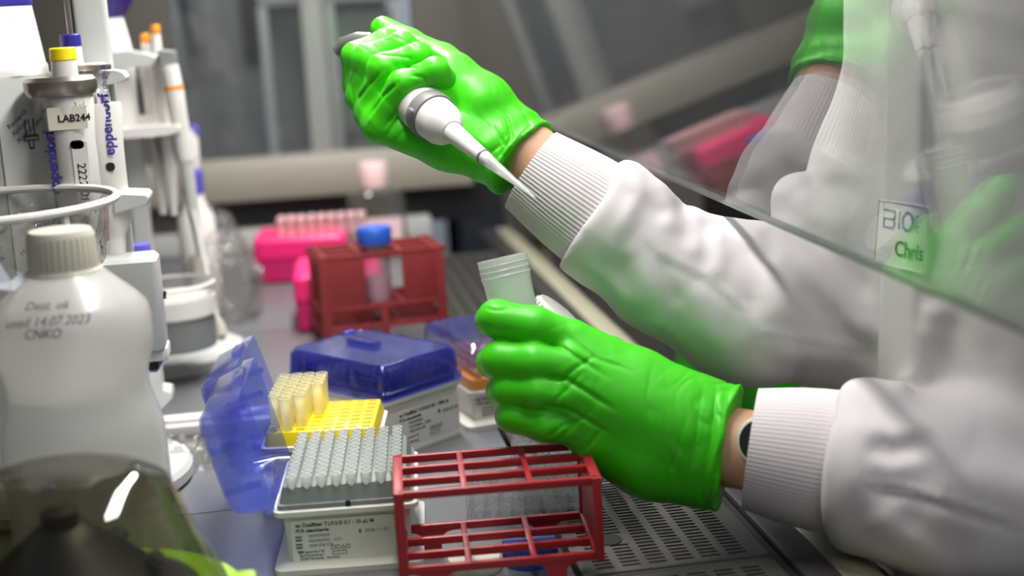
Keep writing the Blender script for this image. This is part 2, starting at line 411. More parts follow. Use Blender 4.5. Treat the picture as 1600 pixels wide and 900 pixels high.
struct(B().box((.212, 1.14, -.05), (.13, 1.84, .006)).build('trim_4', pbr('duct_dark', (46, 45, 44), .6, .3)))
struct(B().box((.2715, 1.14, -.012), (.006, 1.84, .02)).build('gap_shade', DARK))  # dark strip painted in for the shade of the gap beside the grille
struct(B().box((.286, 1.14, -.010), (.021, 1.84, .024), bevel=.003).build('trim_6', pbr('front_lip_steel', (84, 82, 82), .4, .6, bump=(60, .05, .001), var=(10, .08))))
rail = thing('front_rail', 'pale olive rounded rail along the front lip of the cabinet', 'rail', (.309, 1.14, -.012))
B().rr([(.026, 1.84, .004, -.02), (.026, 1.84, .005, .006), (.022, 1.838, .006, .012), (.012, 1.83, .005, .0145)]).build('strip', OLIVE, rail)
B().box((.018, 0, -.01), (.012, 1.84, .026), bevel=.003).build('lip', STEEL, rail)
struct(B().box((.318, 1.14, -.11), (.014, 1.84, .17)).build('trim_7', pbr('fascia_grey', (70, 70, 72), .5)))

# ------------------------------------------------------------------ laboratory beyond the end window and outside the sash
t = thing('equipment_cabinet', 'tall black equipment cabinet standing outside beyond the sleeve', 'cabinet', (1.02, 2.80, FZ))
B().box((0, 0, .62), (.86, .5, 1.24), bevel=.008).build('body', BLACKP, t)
B().box((0, -.256, .62), (.80, .012, 1.16), bevel=.004).build('door', BLACKP, t)
B().tube([(-.38, -.275, .55), (-.38, -.275, .75)], .006).build('handle', GREYP, t)
t = thing('bench_cupboard', 'brown grey laminate cupboard below the sleeve, outside the cabinet', 'cupboard', (.53, 2.30, FZ))
B().box((0, 0, .40), (.20, .4, .80), bevel=.004).build('body', pbr('taupe_laminate', (96, 90, 86), .5, var=(6, .05)), t)
B().box((-.03, -.206, .42), (.13, .012, .72), bevel=.003).build('door', pbr('taupe_laminate', (96, 90, 86), .5), t)
B().tube([(.02, -.222, .60), (.02, -.222, .72)], .005).build('handle', GREYP, t)
t = thing('waste_bag', 'green plastic waste bag hanging outside below the right sleeve', 'bag', (.475, 1.33, FZ))
def bag_mesh():
    b = B(); bm = b.bm; n = 48; rings = []
    for j in range(17):
        z = .30+.50*j/16; rings.append([])
        for k in range(n):
            a = 2*math.pi*k/n; rr_ = (.075+.02*math.sin(math.pi*j/16))*(1+.07*math.sin(5*a+j*.4)+.05*math.sin(11*a-j*.3)) if j < 15 else .088*(1+.03*math.sin(9*a))
            rings[-1].append(bm.verts.new((rr_*math.cos(a)*1.15, rr_*math.sin(a), z+.006*math.sin(7*a))))
    for a, c in zip(rings, rings[1:]):
        for k in range(n): bm.faces.new((a[k], a[(k+1) % n], c[(k+1) % n], c[k]))
    bm.faces.new(rings[0][::-1]); return b.mesh('sack', 60)
mesh_obj('sack', bag_mesh(), GREENBAG, t)
B().tube([(.103*math.cos(a), .092*math.sin(a), .80) for a in np.linspace(0, 2*math.pi, 33)], .004, 8).build('ring', BLACKP, t)
B().box((.0, .0, .02), (.16, .16, .04), bevel=.01).tube([(.12, 0, .03), (.12, 0, .80)], .008).box((.07, 0, .03), (.12, .03, .02)).build('stand', BLACKP, t)

t = thing('storage_cabinet', 'dark grey tall lab cabinet seen blurred through the end window', 'cabinet', (-.145, 3.25, FZ))
B().box((0, 0, .80), (.36, .4, 1.60), bevel=.006).build('body', pbr('cabinet_grey', (112, 114, 112), .6, var=(5, .05)), t)
B().box((.11, -.206, 1.13), (.06, .012, .28), bevel=.003).build('door_window', pbr('dark_glass', (50, 48, 44), .25), t)
B().box((-.08, -.206, 1.2), (.09, .012, .5), bevel=.003).build('door', pbr('cabinet_grey_light', (142, 146, 148), .6), t)
B().tube([(-.02, -.22, 1.0), (-.035, -.22, 1.12), (-.01, -.22, 1.24)], .008).build('hose', BLACKP, t)
t = thing('glass_cupboard', 'grey glazed cupboard with steel frame seen blurred through the end window', 'cupboard', (.10, 2.75, FZ))
B().box((0, .14, .89), (.25, .02, .40)).build('back', pbr('cup_back', (150, 156, 152), .6), t)
B().box((0, 0, .685), (.25, .3, .03), bevel=.003).build('base', pbr('cabinet_grey_light2', (150, 152, 150), .6), t)
B().box((0, 0, 1.105), (.25, .3, .03), bevel=.003).build('top', LGREYP, t)
for x in (-.118, .0, .118): B().box((x, -.14, .89), (.016, .02, .40), bevel=.002).build('frame_bar', LGREYP, t)
B().box((.06, -.145, .875), (.10, .008, .03)).build('bar_handle', GREYP, t)
B().box((-.055, -.14, .89), (.10, .004, .38)).build('pane', CLEAR, t); B().box((.06, -.14, .98), (.10, .004, .19)).build('pane', pbr('pane_greygreen', (118, 128, 120), .3), t)
for x in (-.1, .1): B().tube([(x, .1, 0), (x, .1, .67)], .015).tube([(x, -.1, 0), (x, -.1, .67)], .015).build('leg', LGREYP, t)
t = thing('bench_instrument', 'pale boxy instrument with dark lower edge on top of the glazed cupboard', 'instrument', (.10, 2.72, FZ+1.121))
B().rr([(.24, .2, .01, 0), (.25, .21, .015, .01), (.25, .21, .015, .13), (.22, .18, .02, .16)]).build('housing', LGREYP, t)
B().box((.03, -.107, .012), (.12, .004, .006)).build('slot', BLACKP, t); B().box((.075, -.107, .06), (.07, .004, .05), bevel=.002).build('panel', WHITEP, t)
t = thing('window_column', 'white square post standing beyond the end window', 'post', (.062, 2.35, FZ))
B().box((0, 0, .62), (.035, .035, 1.20), bevel=.003).build('shaft', WHITEP, t); B().box((0, 0, .01), (.08, .08, .02), bevel=.003).build('foot', WHITEP, t)
t = thing('window_standin', 'pale bluish bright-window locker beyond the end window behind the gloved fist', 'standin', (.265, 3.3, FZ))  # made-up box whose pale blue stands in for a bright window
B().box((0, 0, .85), (.15, .4, 1.7), bevel=.006).build('body', pbr('bright_window_blue', (186, 196, 210), .6), t); B().box((0, -.206, .85), (.13, .012, 1.6), bevel=.004).build('door', pbr('bright_window_blue', (186, 196, 210), .6), t)
B().box((.04, -.22, .95), (.012, .015, .12), bevel=.003).build('handle', GREYP, t)
t = thing('dark_backdrop', 'added tall slate backdrop that darkens the view through the sash beyond the raised arm', 'cupboard', (.70, 3.35, FZ))  # made-up cupboard, added only to darken what shows through the sash
SLATE = pbr('backdrop_slate', (58, 63, 70), .5, var=(4, .05))
B().box((0, 0, .95), (.66, .5, 1.9), bevel=.006).build('body', SLATE, t)
for x in (-.163, .163): B().box((x, -.256, .95), (.318, .012, 1.84), bevel=.003).build('door', SLATE, t); B().tube([(x*.16, -.28, .9), (x*.16, -.28, 1.05)], .006).build('handle', GREYP, t)
t = thing('back_bench', 'pale laboratory bench across the room beyond the end window', 'bench', (0, 3.9, FZ))
B().box((0, 0, .80), (2.4, .6, .04), bevel=.005).build('bench_top', LGREYP, t)
for x in (-.9, -.3, .3, .9): B().box((x, .02, .39), (.58, .54, .76), bevel=.004).build('cupboard_body', pbr('cabinet_grey', (112, 114, 112), .6), t)

# ================================================================== TIP BOXES
def tip_mesh(h, r, n=10):
    return B().lathe([(r*.55, -.004), (r*.8, 0), (r, h*.35), (r, h), (r*.72, h), (r*.66, h*.3)], n, cap=False).mesh('filter_tip', 50)
def label_block(parent, x0, x1, z0, z1, y, lines, tilt=0.):
    lb = B().rr([(x1-x0, z1-z0, .002, -.00025), (x1-x0, z1-z0, .002, .00025)], M=face_mtx((x0+x1)/2, y, (z0+z1)/2)).build('label', PAPER, parent, label='white printed label')
    for s, size, x, z, mt, bold in lines:
        text(s, size, lb, face_mtx(x0+x, y-.0004, z0+z), mt, bold=bold)
    # small printed pictograms: outlined squares, a triangle, a framed code strip
    return lb
def picto(lb, x0, z0, y, scale=1.):
    b = B()
    for k in range(4):
        cx, cz, q = x0+k*.0042*scale, z0, .0015*scale
        if k == 2:
            pts = [(cx-q, cz-q), (cx+q, cz-q), (cx, cz+q*1.1)]
        else: pts = [(cx-q, cz-q), (cx+q, cz-q), (cx+q, cz+q), (cx-q, cz+q)]
        for a, c in zip(pts, pts[1:]+pts[:1]):
            b.tube([(a[0], y, a[1]), (c[0], y, c[1])], .00022*scale, 4)
    for a, c in (((-.001, -.0036), (.011, -.0036)), ((.011, -.0036), (.011, -.0066)), ((.011, -.0066), (-.001, -.0066)), ((-.001, -.0066), (-.001, -.0036))):
        b.tube([(x0+a[0]*scale, y, z0+a[1]*scale), (x0+c[0]*scale, y, z0+c[1]*scale)], .00022*scale, 4)
    b.build('pictogram_print', INK, lb)
def box_base(t, w, l, zr, inset=.005, foot=.004):
    c = (w/2, l/2); i = inset
    return B().rr([(w+foot, l+foot, .006, 0), (w+foot, l+foot, .006, .0035), (w-2*i-.002, l-2*i-.002, .006, .007), (w-2*i, l-2*i, .006, zr-.006), (w-.001, l-.001, .006, zr-.0035), (w, l, .006, zr-.003), (w, l, .006, zr), (w-.004, l-.004, .005, zr+.0006)], c).build('base', BOXW, t)

# ---- grey box (open, full of clear tips)
gw, gl, gz = .088, .104, .040
GB = thing('tip_box', 'white tip box with grey tray full of clear tips and open blue lid', 'tip box', (-.026, .829, 0), -.1, 'pipette tip boxes')
box_base(GB, gw, gl, gz)
gt = B().rr([(gw-.005, gl-.005, .004, gz), (gw-.005, gl-.005, .004, gz+.0035), (gw-.008, gl-.008, .004, gz+.004), (gw-.013, gl-.013, .004, gz+.0135), (gw-.015, gl-.015, .004, gz+.0142)], (gw/2, gl/2)).build('tip_tray', GREYTRAY, GB, 'grey tip tray')
B().box((gw*.52, .0024, gz+.0025), (.003, .001, .004), bevel=.0006).build('notch', DARK, gt)
tm = tip_mesh(.0062, .0034)
for i in range(8):
    for j in range(12): mesh_obj('filter_tip', tm, TIPM, GB, None, Matrix.Translation((.0125+i*.009, .0055+.0028+j*.0080, gz+.0140)))
SYM = 1
lb = label_block(GB, .0095, .073, .006, .033, .0046, [('ep Dualfilter T.I.P.S.® 0.1 - 10 µL M', .0033, .003, .0228, INK, .00008), ('PCR clean/sterile', .0029, .003, .0193, INK, .00008),
    ('0030078500', .0026, .0105, .0158, INKG, 0), ('N210567H2 - 2131', .0026, .0105, .0126, INKG, 0), ('0030 078 578', .0026, .0105, .0094, INKG, 0), ('2026-11-29', .0031, .045, .0168, INKG, 0),
    ('Eppendorf SE', .0022, .0075, .0058, INK, 0), ('Barkhausenweg 1', .0022, .0042, .0036, INK, 0), ('22339 Hamburg - Germany', .0022, .0042, .0014, INK, 0)])
picto(lb, .0345, .0145, .0042, .72)
b = B()
for k in range(2):
    cx, cz = .014+.0, .0215-.0048*k
    for a in range(2): b.box((cx, .0043, cz-.0012+a*.002), (.004, .0004, .0012))
b.box((.0145, .0043, .0126), (.0035, .0003, .0016)); b.box((.0515, .0043, .0236), (.0014, .0003, .0024)); SY = b.build('symbol_print', INKG, lb); SY['kind'] = 'stuff'

def lid_part(parent, name, BRp, TRp, BLp, v, length, mat, ribs=(.3, .66), lw=None):
    """open blue lid standing on its hinge: corners of its near end in world space, v = long direction"""
    BRp, TRp, BLp, v = Vector(BRp), Vector(TRp), Vector(BLp), Vector(v).normalized()
    x = (TRp-BRp); H_ = x.length; x.normalize(); z = v.cross(x).normalized()
    if z.dot(BLp-BRp) < 0: z = -z
    dep = (BLp-BRp).dot(z); y = z.cross(x)
    if y.dot(v) < 0: y = -y
    M = Matrix(((x.x, y.x, z.x, BRp.x), (x.y, y.y, z.y, BRp.y), (x.z, y.z, z.z, BRp.z), (0, 0, 0, 1)))
    Ml = parent.matrix_basis.inverted() @ M
    w, l, tk = H_, length, .0012; c = (w/2, l/2)
    b = B()
    b.rr([(w, l, .006, 0), (w, l, .006, .007), (w-.004, l-.004, .007, .0085), (w-.009, l-.009, .009, dep-.004), (w-.016, l-.016, .010, dep), (w-.04, l-.04, .010, dep), (w-.042, l-.042, .010, dep-.0012)], c, cap0=False)
    b.rr([(w-2*tk, l-2*tk, .005, 0), (w-.004-2*tk, l-.004-2*tk, .006, .0085), (w-.009-2*tk, l-.009-2*tk, .008, dep-.005), (w-.018, l-.018, .009, dep-tk)], c, cap0=False)
    o = mesh_obj(name, b.mesh(name), mat, parent, 'translucent blue hinged lid standing open', Ml)
    for f in ribs:
        for yy in (.0012, l-.0012): B().box((w*f, yy, dep*.5), (.004, .0022, dep*.8), bevel=.0008).build('rib', mat, o)
    B().box((.001, l*.5, .004), (.003, l*.4, .006), bevel=.001).build('hinge', mat, o)
    B().box((w+.0015, l*.5, .004), (.004, l*.22, .007), bevel=.001).build('clip', mat, o)
    return o
def vdir(a): return (-math.sin(a), math.cos(a), 0)
lid_part(GB, 'lid', at_y(434, 806, .832), at_y(369, 628, .832), at_y(360, 822, .832), vdir(-.1), .104, BLUEFILM)

# ---- yellow box
yw, yl, yz = .082, .080, .046
YB = thing('tip_box', 'tip box with yellow tray and a block of pale upright tips, behind the grey one', 'tip box', (-.034, .942, 0), -.15, 'pipette tip boxes')
box_base(YB, yw, yl, yz)
yt = B().rr([(yw-.005, yl-.005, .004, yz), (yw-.005, yl-.005, .004, yz+.003), (yw-.009, yl-.009, .003, yz+.0095), (yw-.012, yl-.012, .003, yz+.010)], (yw/2, yl/2)).build('tip_tray', YEL, YB, 'bright yellow tip tray')
hb = B().box((0, 0, 0), (.0055, .0036, .0012)).mesh('hole_shade', 0)
YD = pbr('hole_shade_yellow', (196, 168, 10), .6)  # darker yellow paints the shade of the empty tray holes
ymt = B().lathe([(.0030, -.002), (.0040, .002), (.0040, .019), (.0044, .0195), (.0044, .023), (.0032, .023)], 10, cap=False).mesh('filter_tip', 50)
for i in range(8):
    for j in range(8):
        p = (.0098+i*.0089, .0088+j*.0089, yz+.0098)
        if i <= 3 and not (i == 0 and j < 1) and not (i == 3 and j < 4) and not (i == 2 and j < 1): mesh_obj('filter_tip', ymt, TIPY, YB, None, Matrix.Translation((p[0], p[1], p[2])))
        else: mesh_obj('tray_hole_shade', hb, YD, yt, None, Matrix.Translation(p))
lid_part(YB, 'lid', at_y(434, 745, .945), at_y(366, 576, .945), at_y(363, 758, .945), vdir(-.15), .088, BLUEFILM)

# ---- closed blue box
bw, bl, bz = .086, .118, .045
BB = thing('tip_box', 'white tip box closed under a dark blue lid, standing corner-on behind the yellow tray', 'tip box', (.0565, 1.027, 0), .6556, 'pipette tip boxes')
box_base(BB, bw, bl, bz, inset=.003, foot=-.004)
BT = pbr('blue_tray', (50, 52, 150), .5)
bt = B().rr([(bw-.008, bl-.008, .004, bz), (bw-.010, bl-.010, .004, bz+.006)], (bw/2, bl/2)).build('tip_tray', BT, BB)
tb = tip_mesh(.006, .0036, 8)
for i in range(8):
    for j in range(12): mesh_obj('filter_tip', tb, BT, BB, None, Matrix.Translation((.0115+i*.009, .0095+j*.009, bz+.0065)))
b = B(); c = (bw/2, bl/2)
b.rr([(bw+.001, bl+.001, .006, bz), (bw+.001, bl+.001, .006, bz+.006), (bw-.002, bl-.002, .007, bz+.0075), (bw-.0045, bl-.0045, .007, bz+.0235), (bw-.009, bl-.009, .009, bz+.0272), (bw-.011, bl-.011, .009, bz+.0274), (bw-.012, bl-.012, .009, bz+.0268)], c, cap0=False)
b.rr([(bw-.0015, bl-.0015, .005, bz), (bw-.0045, bl-.0045, .006, bz+.0075), (bw-.0072, bl-.0072, .006, bz+.0225), (bw-.013, bl-.013, .008, bz+.0256)], c, cap0=False)
ld = b.build('lid', BLUELID, BB, 'closed translucent dark blue lid')
for f in (.28, .80): B().box((.0022, bl*f, bz+.011), (.0024, .008, .024), bevel=.0008).build('rib', BLUELID, ld)
B().rr([(.010, .034, .003, bz+.0275), (.010, .034, .003, bz+.0302), (.008, .032, .003, bz+.0305)], (bw*.55, bl*.62)).build('grip', BLUELID, ld)
B().box((bw*.78, bl*.97, bz+.026), (.012, .006, .004), bevel=.001).build('catch', pbr('lid_catch_blue', (40, 44, 170), .4), ld)
la = B().box((.0015, bl*.55, bz-.010), (.003, bl*.62, .013), bevel=.0008).build('latch_plate', WHITEP, BB)
for f in (.26, .28, .30, .80, .82, .84): B().box((-.0003, bl*f, bz-.010), (.0012, .0008, .012)).build('fin', GREYP, la)
lb = label_block(BB, .014, .0805, .004, .034, .0026, [('ep Dualfilter T.I.P.S.® 50 - 1000 µL', .0037, .003, .0255, INK, .0001), ('PCR clean/sterile', .0032, .003, .0215, INK, .0001),
    ('0030078551', .003, .0125, .0178, INK, 0), ('N210568N - 2628', .003, .0125, .0144, INK, 0), ('0030 078 578', .003, .0125, .011, INK, 0), ('2026-05-28', .0036, .048, .0185, INK, 0),
    ('Eppendorf SE', .0026, .0075, .0068, INK, 0), ('22339 Hamburg', .0026, .0042, .0030, INK, 0)])
picto(lb, .049, .0135, .0021, .8); B().box((.0585, .0021, .0245), (.0016, .0003, .0028)).build('symbol_print', INK, lb)

# ---- orange box behind
ow, ol, oz = .086, .118, .030
OB = thing('tip_box', 'tip box with orange tray under a pale blue lid, half hidden by the lower glove', 'tip box', (.129, 1.085, 0), .22, 'pipette tip boxes')
box_base(OB, ow, ol, oz, inset=.003, foot=.010)
B().rr([(ow-.004, ol-.004, .004, oz), (ow-.006, ol-.006, .004, oz+.009)], (ow/2, ol/2)).build('tip_tray', ORANGE, OB, 'orange tip tray')
ot = tip_mesh(.005, .0036, 8)
for i in range(8):
    for j in range(12): mesh_obj('filter_tip', ot, pbr('orange_tip', (222, 170, 120), .5), OB, None, Matrix.Translation((.0115+i*.009, .0095+j*.009, oz+.0095)))
b = B(); c = (ow/2, ol/2)
b.rr([(ow, ol, .006, oz+.001), (ow, ol, .006, oz+.008), (ow-.003, ol-.003, .007, oz+.02)], c, cap0=False, cap1=False)
b.build('lid_skirt', CLEAR, OB)
b = B(); b.rr([(ow-.001, ol-.001, .006, oz+.02), (ow-.003, ol-.003, .006, oz+.032), (ow-.012, ol-.012, .010, oz+.037), (ow-.03, ol-.03, .010, oz+.0372)], c, cap0=False)
b.build('lid', BLUELID, OB, 'translucent blue lid')
lb = label_block(OB, .004, .080, .002, .027, .0026, [('ep Dualfilter T.I.P.S.® 50 - 1000 µL', .0034, .002, .0205, INK, .0001), ('PCR clean/sterile', .003, .002, .0168, INK, .0001),
    ('0030078578', .0028, .006, .0128, INK, 0), ('N210572Q - 0253', .0028, .006, .0098, INK, 0), ('0030 078 560', .0028, .006, .0068, INK, 0), ('2026-09-28', .0034, .042, .0158, INK, 0), ('22339 Hamburg - Germany', .0022, .003, .0012, INK, 0)])
picto(lb, .034, .0113, .0021, .75)

# ================================================================== RED RACK in front
def rail_rack(t, w, l, z0, z1, nu, nv, mat, bar=.0048, foot=True):
    for z in (z0, z1):
        for j in range(nv+1): B().box((w/2, l*j/nv, z), (w, .0036, bar), bevel=.0008).build('long_rail', mat, t)
        for i in range(1, nu): B().box((w*i/nu, l/2, z+.0002), (.0036, l, bar*.9), bevel=.0008).build('cross_rail', mat, t)
    for x in (0, w):
        e = B().box((x, l/2, z1), (.006, l+.004, bar), bevel=.001).box((x, l/2, z0), (.006, l+.004, bar), bevel=.001)
        e.box((x, l/2, (z0+z1)/2), (.0030, l*.92, z1-z0), bevel=.0008)
        e.box((x, .0, (z0+z1)/2), (.0055, .0065, z1-z0+bar), bevel=.001).box((x, l, (z0+z1)/2), (.0055, .0065, z1-z0+bar), bevel=.001)
        e.build('end_panel', mat, t)
    for i, f in enumerate((.16, .78)):
        for y in (0, l):
            b = B(); bm = b.bm; pr = []
            for k in range(7): a = math.pi/2*k/6; pr.append((.0055+.007*(1-math.sin(a)), z0-bar/2-.007*(1-math.cos(a))))
            P = [(-x, z) for x, z in pr]+[(-.0055, 0)]+[(.0055, 0)]+[(x, z) for x, z in reversed(pr)]
            b.prism(P, -.0016, .0016, Matrix(((1, 0, 0, w*f), (0, 0, 1, y), (0, 1, 0, 0), (0, 0, 0, 1)))).build('foot', mat, t)
RK = thing('tube_rack', 'empty red plastic tube rack of open square cells in front at the bottom edge', 'rack', (.0470, .770, 0), -.0774, 'red tube racks')
rail_rack(RK, .1135, .0655, .0185, .0640, 3, 3, RED)

# ================================================================== WELL PLATES, TUBE under the rack
def well_plate(name, label, loc, rz, w, l, h, marks):
    t = thing(name, label, 'well plate', loc, rz, 'clear well plates'); c = (w/2, l/2)
    B().rr([(w, l, .004, 0), (w, l, .004, .0025), (w-.003, l-.003, .004, .003), (w-.004, l-.004, .005, h), (w-.008, l-.008, .005, h), (w-.008, l-.008, .004, h-.0025)], c, cap0=False).build('skirt', CLEAR, t)
    wm = B().lathe([(.0016, -.006), (.0029, -.0045), (.0031, 0), (.0035, .0006), (.0028, .0006)], 8, cap=False).mesh('well', 50)
    px, py = (w-.018)/7, (l-.018)/7
    for i in range(8):
        for j in range(8): mesh_obj('well', wm, WELL, t, None, Matrix.Translation((.009+i*px, .009+j*py, h-.0022)))
    b = B().rr([(w-.001, l-.001, .005, h+.0004), (w-.001, l-.001, .005, h+.006), (w-.004, l-.004, .005, h+.0075), (w-.012, l-.012, .005, h+.0075)], c, cap0=False); ld = b.build('lid', CLEAR, t)
    for s, x, y, sz in marks: text(s, sz, ld, Matrix.Translation((x, y, h+.0078)), INK, shear=.2)
    return t
well_plate('well_plate', 'clear lidded well plate lying on the worktop, lower one of the two', tuple(at_z(728, 826, .0))[:2]+(0,), -.17, .083, .090, .0115, [('A1', .012, .06, .006), ('B2', .014, .03, .006)])
q = at_z(806, 812, .003)
well_plate('well_plate', 'clear lidded well plate on the grille with black handwriting, right one of the two', (q[0]+.002, q[1]+.004, .0195), -.11, .083, .082, .0115, [('A 14.7', .010, .062, .007), ('K2 0.5', .012, .046, .007), ('ctr', .030, .032, .007), ('B 12', .012, .018, .007)])
def loose_cap(label, loc, r, h, mat):
    t = thing('screw_cap', label, 'cap', loc)
    B().lathe([(r*.98, 0), (r, .001), (r, h-.0015), (r*.95, h), (.0005, h)], 48).build('cap_shell', mat, t)
    gr = B().box((0, 0, h*.5), (.0008, .0012, h*.8), bevel=.0003, seg=1).mesh('grip_rib', 0)
    for k in range(30): mesh_obj('grip_rib', gr, mat, t, None, Matrix.Rotation(2*math.pi*k/30, 4, 'Z') @ Matrix.Translation((r, 0, 0)))
loose_cap('bright blue screw cap lying inside the front red rack', at_z(829, 876, 0), .0165, .0145, BLUEC)
loose_cap('cream screw cap lying inside the front red rack', at_z(742, 888, 0), .0165, .008, CREAM)

# ================================================================== PERSON (lab coat, two gloved hands)
PB = Vector((.56, .84, FZ))
person = thing('person', 'person in a white lab coat and green gloves reaching under the sash with both arms', 'person', PB)
def px(pts): return [(at(x, y, d), r) for x, y, d, r in pts]
def PC(me, name, mat, label=None):
    return mesh_obj(name, recentre(me, PB), mat, person, label)

def plane2(P, D0):
    q = P-CAMP; w = q@FWD; return np.stack([(q@RT0)/w*D0, (q@UP0)/w*D0], 1), w
def seg_field(p2, pts, D0, width, taper=True):
    """soft line along a polyline lying on the near side of the cloth"""
    A = [plane2(np.array([at(x, y, D0)]), D0)[0][0] for x, y in pts]; out = np.zeros(len(p2)); n = len(A)-1
    for i, (a, b) in enumerate(zip(A, A[1:])):
        ba = b-a; t = np.clip(((p2-a)@ba)/max(ba@ba, 1e-12), 0, 1); r = np.linalg.norm(p2-a-t[:, None]*ba, axis=1)
        g = np.exp(-(r/width)**2)
        if taper: f = (i+t)/n; g = g*np.clip(np.minimum(f, 1-f)*4+.15, 0, 1)
        out = np.maximum(out, g)
    return out
# ---- right glove (fist around the pipette, palm turned up)
R_META = [px([(800, 246, .962, .0205), (700, 226, .950, .0165), (592, 196, .945, .0115)]), px([(798, 240, .968, .022), (582, 178, .957, .0120)]),
          px([(796, 232, .974, .022), (568, 152, .972, .0120)]), px([(794, 222, .982, .020), (562, 132, .988, .0115)])]
R_THENAR = [px([(800, 215, .972, .0205), (752, 165, .968, .021), (705, 122, .972, .017), (655, 88, .985, .0118)]), px([(815, 245, .968, .0235), (790, 228, .968, .024)])]
R_FING = [px([(592, 196, .945, .0112), (628, 132, .931, .0094), (680, 110, .929, .0086), (694, 122, .938, .0080)]),
          px([(580, 176, .957, .0118), (598, 108, .945, .0104), (652, 88, .944, .0090), (674, 98, .955, .0084)]),
          px([(568, 152, .972, .0118), (574, 94, .961, .0106), (628, 72, .960, .0094), (652, 84, .970, .0088)]),
          px([(562, 132, .988, .0112), (556, 88, .978, .0098), (602, 66, .984, .0090), (636, 72, .988, .0084)])]
R_THUMB = px([(730, 150, .975, .018), (688, 102, .982, .0150), (638, 70, .992, .0112), (598, 45, .998, .0088)])
r_cut = at(826, 238, .965); r_ax = (at(880, 285, .955)-at(790, 215, .97)); r_ax /= np.linalg.norm(r_ax)
def folds(d, p2, near, lines, D0, gain, wide=1.):
    mk = (near > .02) & (np.abs(d) < .018)
    if not mk.any(): return d
    q = p2[mk]; acc = np.zeros(len(q))
    for pts, a, wd in lines: acc += a*seg_field(q, pts, D0, wd*wide)
    d = d.copy(); d[mk] -= gain*near[mk]*acc; return d
def creases(P, dirs, seed, freq, amp):
    """stretched rubber wrinkles running across dirs"""
    d = np.asarray(dirs, float); d = d/np.linalg.norm(d); t = P@d
    n = vnoise(P*38, seed)
    q = np.stack([t*freq+n*1.6, (P@np.cross(d, [0.3, .5, .8]))*freq*.22, n], 1)
    v = 1-np.abs(vnoise(q, seed+3)); return amp*np.clip(v-.62, 0, 1)/.38
R_CREASE = [([(622, 128), (600, 150), (575, 185)], .0030, .0016), ([(598, 108), (575, 135), (556, 160)], .0024, .0015), ([(645, 142), (625, 165), (600, 200)], .0022, .0014), ([(640, 160), (615, 195), (598, 222)], .0016, .0014),
    ([(655, 185), (630, 205), (610, 228)], .0014, .0012), ([(690, 205), (670, 225), (660, 240)], .0012, .0012), ([(640, 118), (660, 120), (675, 135)], .0016, .0012), ([(625, 100), (640, 106), (652, 104)], .0014, .0011),
    ([(790, 175), (800, 215), (770, 262)], .0026, .0017), ([(835, 190), (805, 222), (778, 258)], .0020, .0014), ([(826, 205), (800, 245), (785, 270)], .0018, .0013), ([(770, 195), (786, 225), (750, 250)], .0016, .0013),
    ([(730, 205), (760, 235), (742, 262)], .0013, .0012), ([(700, 190), (720, 225), (715, 245)], .0011, .0012), ([(830, 185), (838, 215), (822, 240)], -.0015, .0018), ([(782, 190), (795, 228), (766, 268)], -.0016, .0016),
    ([(585, 85), (620, 88), (650, 92)], .0012, .0010), ([(560, 100), (548, 130), (555, 170)], .0010, .0012), ([(610, 140), (585, 172), (572, 200)], -.0012, .0018), ([(612, 56), (640, 66), (655, 78)], .0010, .001)]
L_CREASE = [([(846, 533), (880, 545), (950, 590)], .0022, .0020), ([(848, 588), (885, 592), (960, 640)], .0026, .0020), ([(850, 632), (890, 640), (950, 675)], .0024, .0018), ([(880, 520), (930, 560), (990, 580)], .0012, .0016),
    ([(868, 600), (900, 575), (930, 556)], .0018, .0016), ([(862, 632), (890, 604), (910, 580)], .0014, .0014), ([(870, 690), (900, 660), (925, 640)], .0016, .0016), ([(845, 690), (880, 665), (905, 655)], .0014, .0014),
    ([(900, 712), (925, 690), (940, 670)], .0012, .0014), ([(1120, 600), (1112, 680), (1090, 770)], .0014, .0014), ([(1140, 608), (1134, 690), (1108, 775)], .0013, .0012), ([(1098, 600), (1088, 680), (1070, 765)], .0012, .0014),
    ([(1150, 612), (1148, 690), (1118, 770)], -.0012, .0016), ([(1128, 606), (1122, 690), (1100, 772)], -.0012, .0016), ([(1075, 640), (1060, 700), (1040, 750)], .0008, .0014), ([(935, 590), (930, 610), (935, 640)], .0008, .002),
    ([(756, 480), (775, 486), (800, 482)], .0008, .0012), ([(752, 505), (775, 516), (800, 514)], .0012, .0014), ([(1020, 570), (1010, 620), (1020, 660)], .0007, .0018)]
def right_glove(P):
    d = None
    for c in R_META+R_THENAR:
        e = chain(P, c, .008); d = e if d is None else smin(d, e, .010)
    for i, c in enumerate(R_FING): d = smin(d, chain(P, c, .0035), .0036)
    d = smin(d, chain(P, R_THUMB, .004), .004)
    t = (P-r_cut)@r_ax                      # 0 at the hem, negative towards the hand
    d = d-.0035*np.exp(-(t/.006)**2)-.0012*np.exp(-((t+.014)/.005)**2)
    w = np.clip((t+.045)/.03, 0, 1)
    d = d+creases(P, r_ax*.6+np.array([0, .3, .5]), 5, 150, .0008)*w
    k = np.clip(1-np.linalg.norm(P-at(600, 160, .945), axis=1)/.05, 0, 1)
    d = d+creases(P, at(640, 120, .95)-at(560, 200, .95)+0., 11, 120, .0005)*(.35+.65*k)*(1-w)
    p2, w_ = plane2(P, .95); near = np.clip((.985-w_)/.02, 0, 1)
    d = folds(d, p2, near, R_CREASE, .95, -.62, .72)
    return smax(d, t-.0015*vnoise(P*70, 8), .002)
gr = sdf_mesh(right_glove, (.02, .86, .17), (.20, 1.06, .375), .0012, 'glove')
PC(gr, 'glove', GLOVE, 'bright green nitrile glove closed round the pipette')

